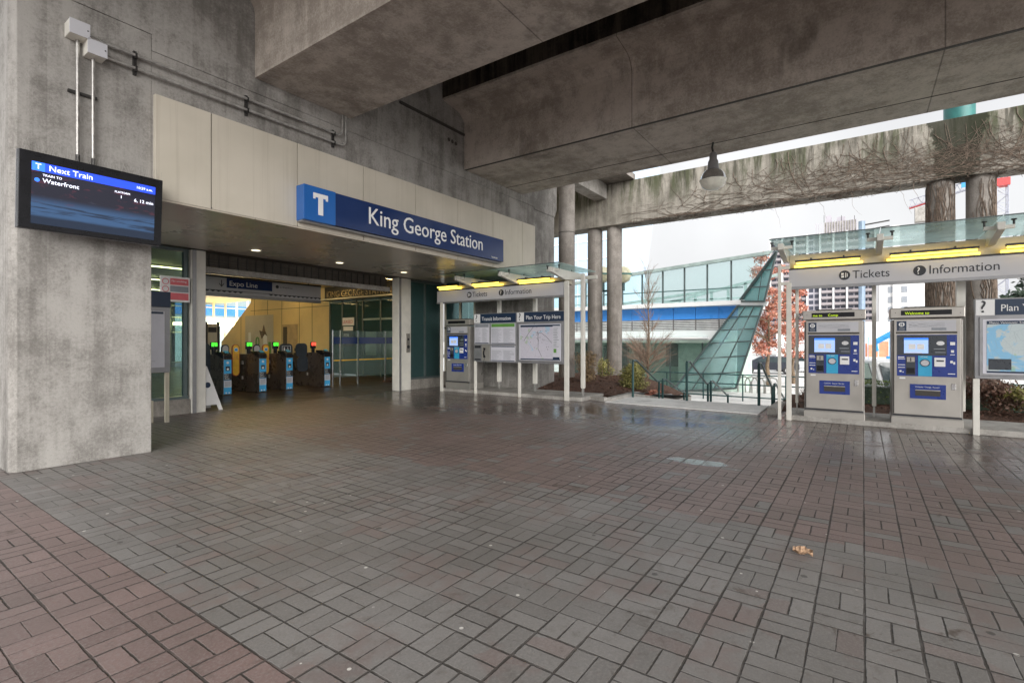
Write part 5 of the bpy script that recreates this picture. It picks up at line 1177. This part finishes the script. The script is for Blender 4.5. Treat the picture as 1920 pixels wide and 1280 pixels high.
# crane
t = thing('tower_crane', 'red and grey lattice tower crane beyond the vine covered columns', 'crane', (150, -60, -1.2))
cxp = onX(1878, 480, 150); cy = cxp.y; zt = onX(1875, 350, 150).z; mb = MB(); w_ = .9
for sx in (-w_, w_):
    for sy in (-w_, w_): mb.tube([(150 + sx, cy + sy, -1.2), (150 + sx, cy + sy, zt)], .13, 4)
z = -1.2; k = 0
while z < zt - 1.8:
    s_ = 1 if k % 2 else -1
    for sx in (-w_, w_): mb.tube([(150 + sx, cy - w_ * s_, z), (150 + sx, cy + w_ * s_, z + 1.8)], .08, 3)
    mb.tube([(150 - w_, cy - w_, z), (150 - w_, cy + w_, z)], .07, 3); z += 1.8; k += 1
mb.build('mast', M['crane'], t); B(148.8, 151.2, cy - 1.2, cy + 1.2, zt, zt + 1.6).build('slewing_ring', M['crane_r'], t)
def lattice(a, b, w, mat, name, n):
    mb = MB(); a, b = Vector(a), Vector(b); up = Vector((0, 0, w * 1.1)); sd = Vector((w * .5, 0, 0))
    mb.tube([a - sd, b - sd], .12, 4).tube([a + sd, b + sd], .12, 4).tube([a + up, b + up], .10, 4)
    for k in range(n): p0 = a.lerp(b, k / n); p1 = a.lerp(b, (k + 1) / n); pm = a.lerp(b, (k + .5) / n) + up; mb.tube([p0 - sd, pm], .07, 3).tube([pm, p1 - sd], .07, 3)
    mb.build(name, mat, t)
cb = onX(1705, 390, 150); jb = onX(1980, 315, 150)
lattice((150, cy, zt + 1.8), (150, cb.y, cb.z), 1.6, M['crane'], 'counter_jib', 14); lattice((150, cy, zt + 1.8), (150, jb.y, jb.z + 3), 2.4, M['crane'], 'jib', 14)
mid = Vector((150, cy, zt + 1.8)).lerp(Vector((150, cb.y, cb.z)), .62); MB().tube([mid, (150, cb.y, cb.z)], .35, 5).build('red_beam', M['crane_r'], t)
B(149, 151, cb.y - 4.6, cb.y - 1.0, cb.z - 3.6, cb.z - .2).build('counterweight', M['kerb'], t); B(148.8, 151.2, cy + .5, cy + 2.4, zt + 1.6, zt + 4.4).build('cab', M['bluesteel'], t)
lb = Vector((150, cy, zt + 1.8)).lerp(Vector((150, cb.y, cb.z)), .22); B(149.2, 149.4, lb.y - .2, lb.y + 3.2, lb.z - .2, lb.z + 2.4).build('banner', M['bluearm'], t)
# cars
def car(label, x, y, rz, paint, van=False, s=1.0):
    t = thing('parked_car', label, 'car', (x, y, -1.19), rz, 'cars beyond the plaza'); h = 1.95 if van else 1.45
    prof = [(-2.2, .35), (-2.2, .85), (-2.0, 1.0 if not van else h * .85), (-1.55 if not van else -1.9, h), (.5 if not van else .9, h), (1.25 if not van else 1.5, .98), (2.05, .85), (2.25, .6), (2.2, .35)]
    mb = MB(); mb.prism([(a_, -.88, b_) for a_, b_ in prof], (0, 1.76, 0)); mb.build('body', paint, t, True, bevel=.08)
    zz_ = .98; mb = MB(); 
    for sy in (-.90, .884): mb.prism([(-1.75, sy, zz_), (-1.45, sy, h - .1), (.42, sy, h - .1), (1.05, sy, zz_)], (0, .015, 0))
    mb.build('side_window', M['carglass'], t, True)
    MB().prism([(.60 if not van else 1.0, -.75, h - .08), (1.22 if not van else 1.47, -.75, 1.02), (1.22 if not van else 1.47, .75, 1.02), (.60 if not van else 1.0, .75, h - .08)], (.03, 0, .03)).build('windscreen', M['carglass'], t, True)
    for sx in (-1.35, 1.38):
        for sy in (-.92, .70):
            w_ = MB(); w_.tube([(sx, sy, .33), (sx, sy + .22, .33)], .33, 18); wo_ = w_.build('wheel', M['tyre'], t, True); MB().tube([(sx, sy - .01, .33), (sx, sy + .23, .33)], .18, 12).build('rim', M['chrome'], wo_, True)
    for sy in (-.75, .45): B(2.16, 2.27, sy, sy + .3, .58, .74).build('headlight', M['lampglass'], t, True)
    return t
q = onX(1440, 690, 46); car('dark car seen below the copper tree', 46, q.y, R(100), M['card'])
q = onX(1645, 690, 24); car('white van standing between the two right ticket machines', 24, q.y - .4, R(200), M['carw'], True)
q = onX(1500, 700, 50); car('white car beyond the railing left of the first ticket machine', 50, q.y, R(80), M['carw'])
# bicycle racks
for i, px in enumerate((1395, 1409, 1421, 1434, 1447)):
    q = onX(px, 715, 28.5); tag(MB().tube([(28.5 + .0 * i, q.y - .28, -1.2), (28.5, q.y - .30, -.62), (28.5, q.y - .2, -.42), (28.5, q.y, -.36), (28.5, q.y + .2, -.42), (28.5, q.y + .30, -.62), (28.5, q.y + .28, -1.2)], .04, 6).build('bicycle_rack', M['galv'], smooth=True), 'curved steel bicycle rack hoop, %s in the row below the copper tree' % ('leftmost', 'second from left', 'middle', 'fourth from left', 'rightmost')[i], 'bicycle rack', 'bicycle racks below the copper tree')
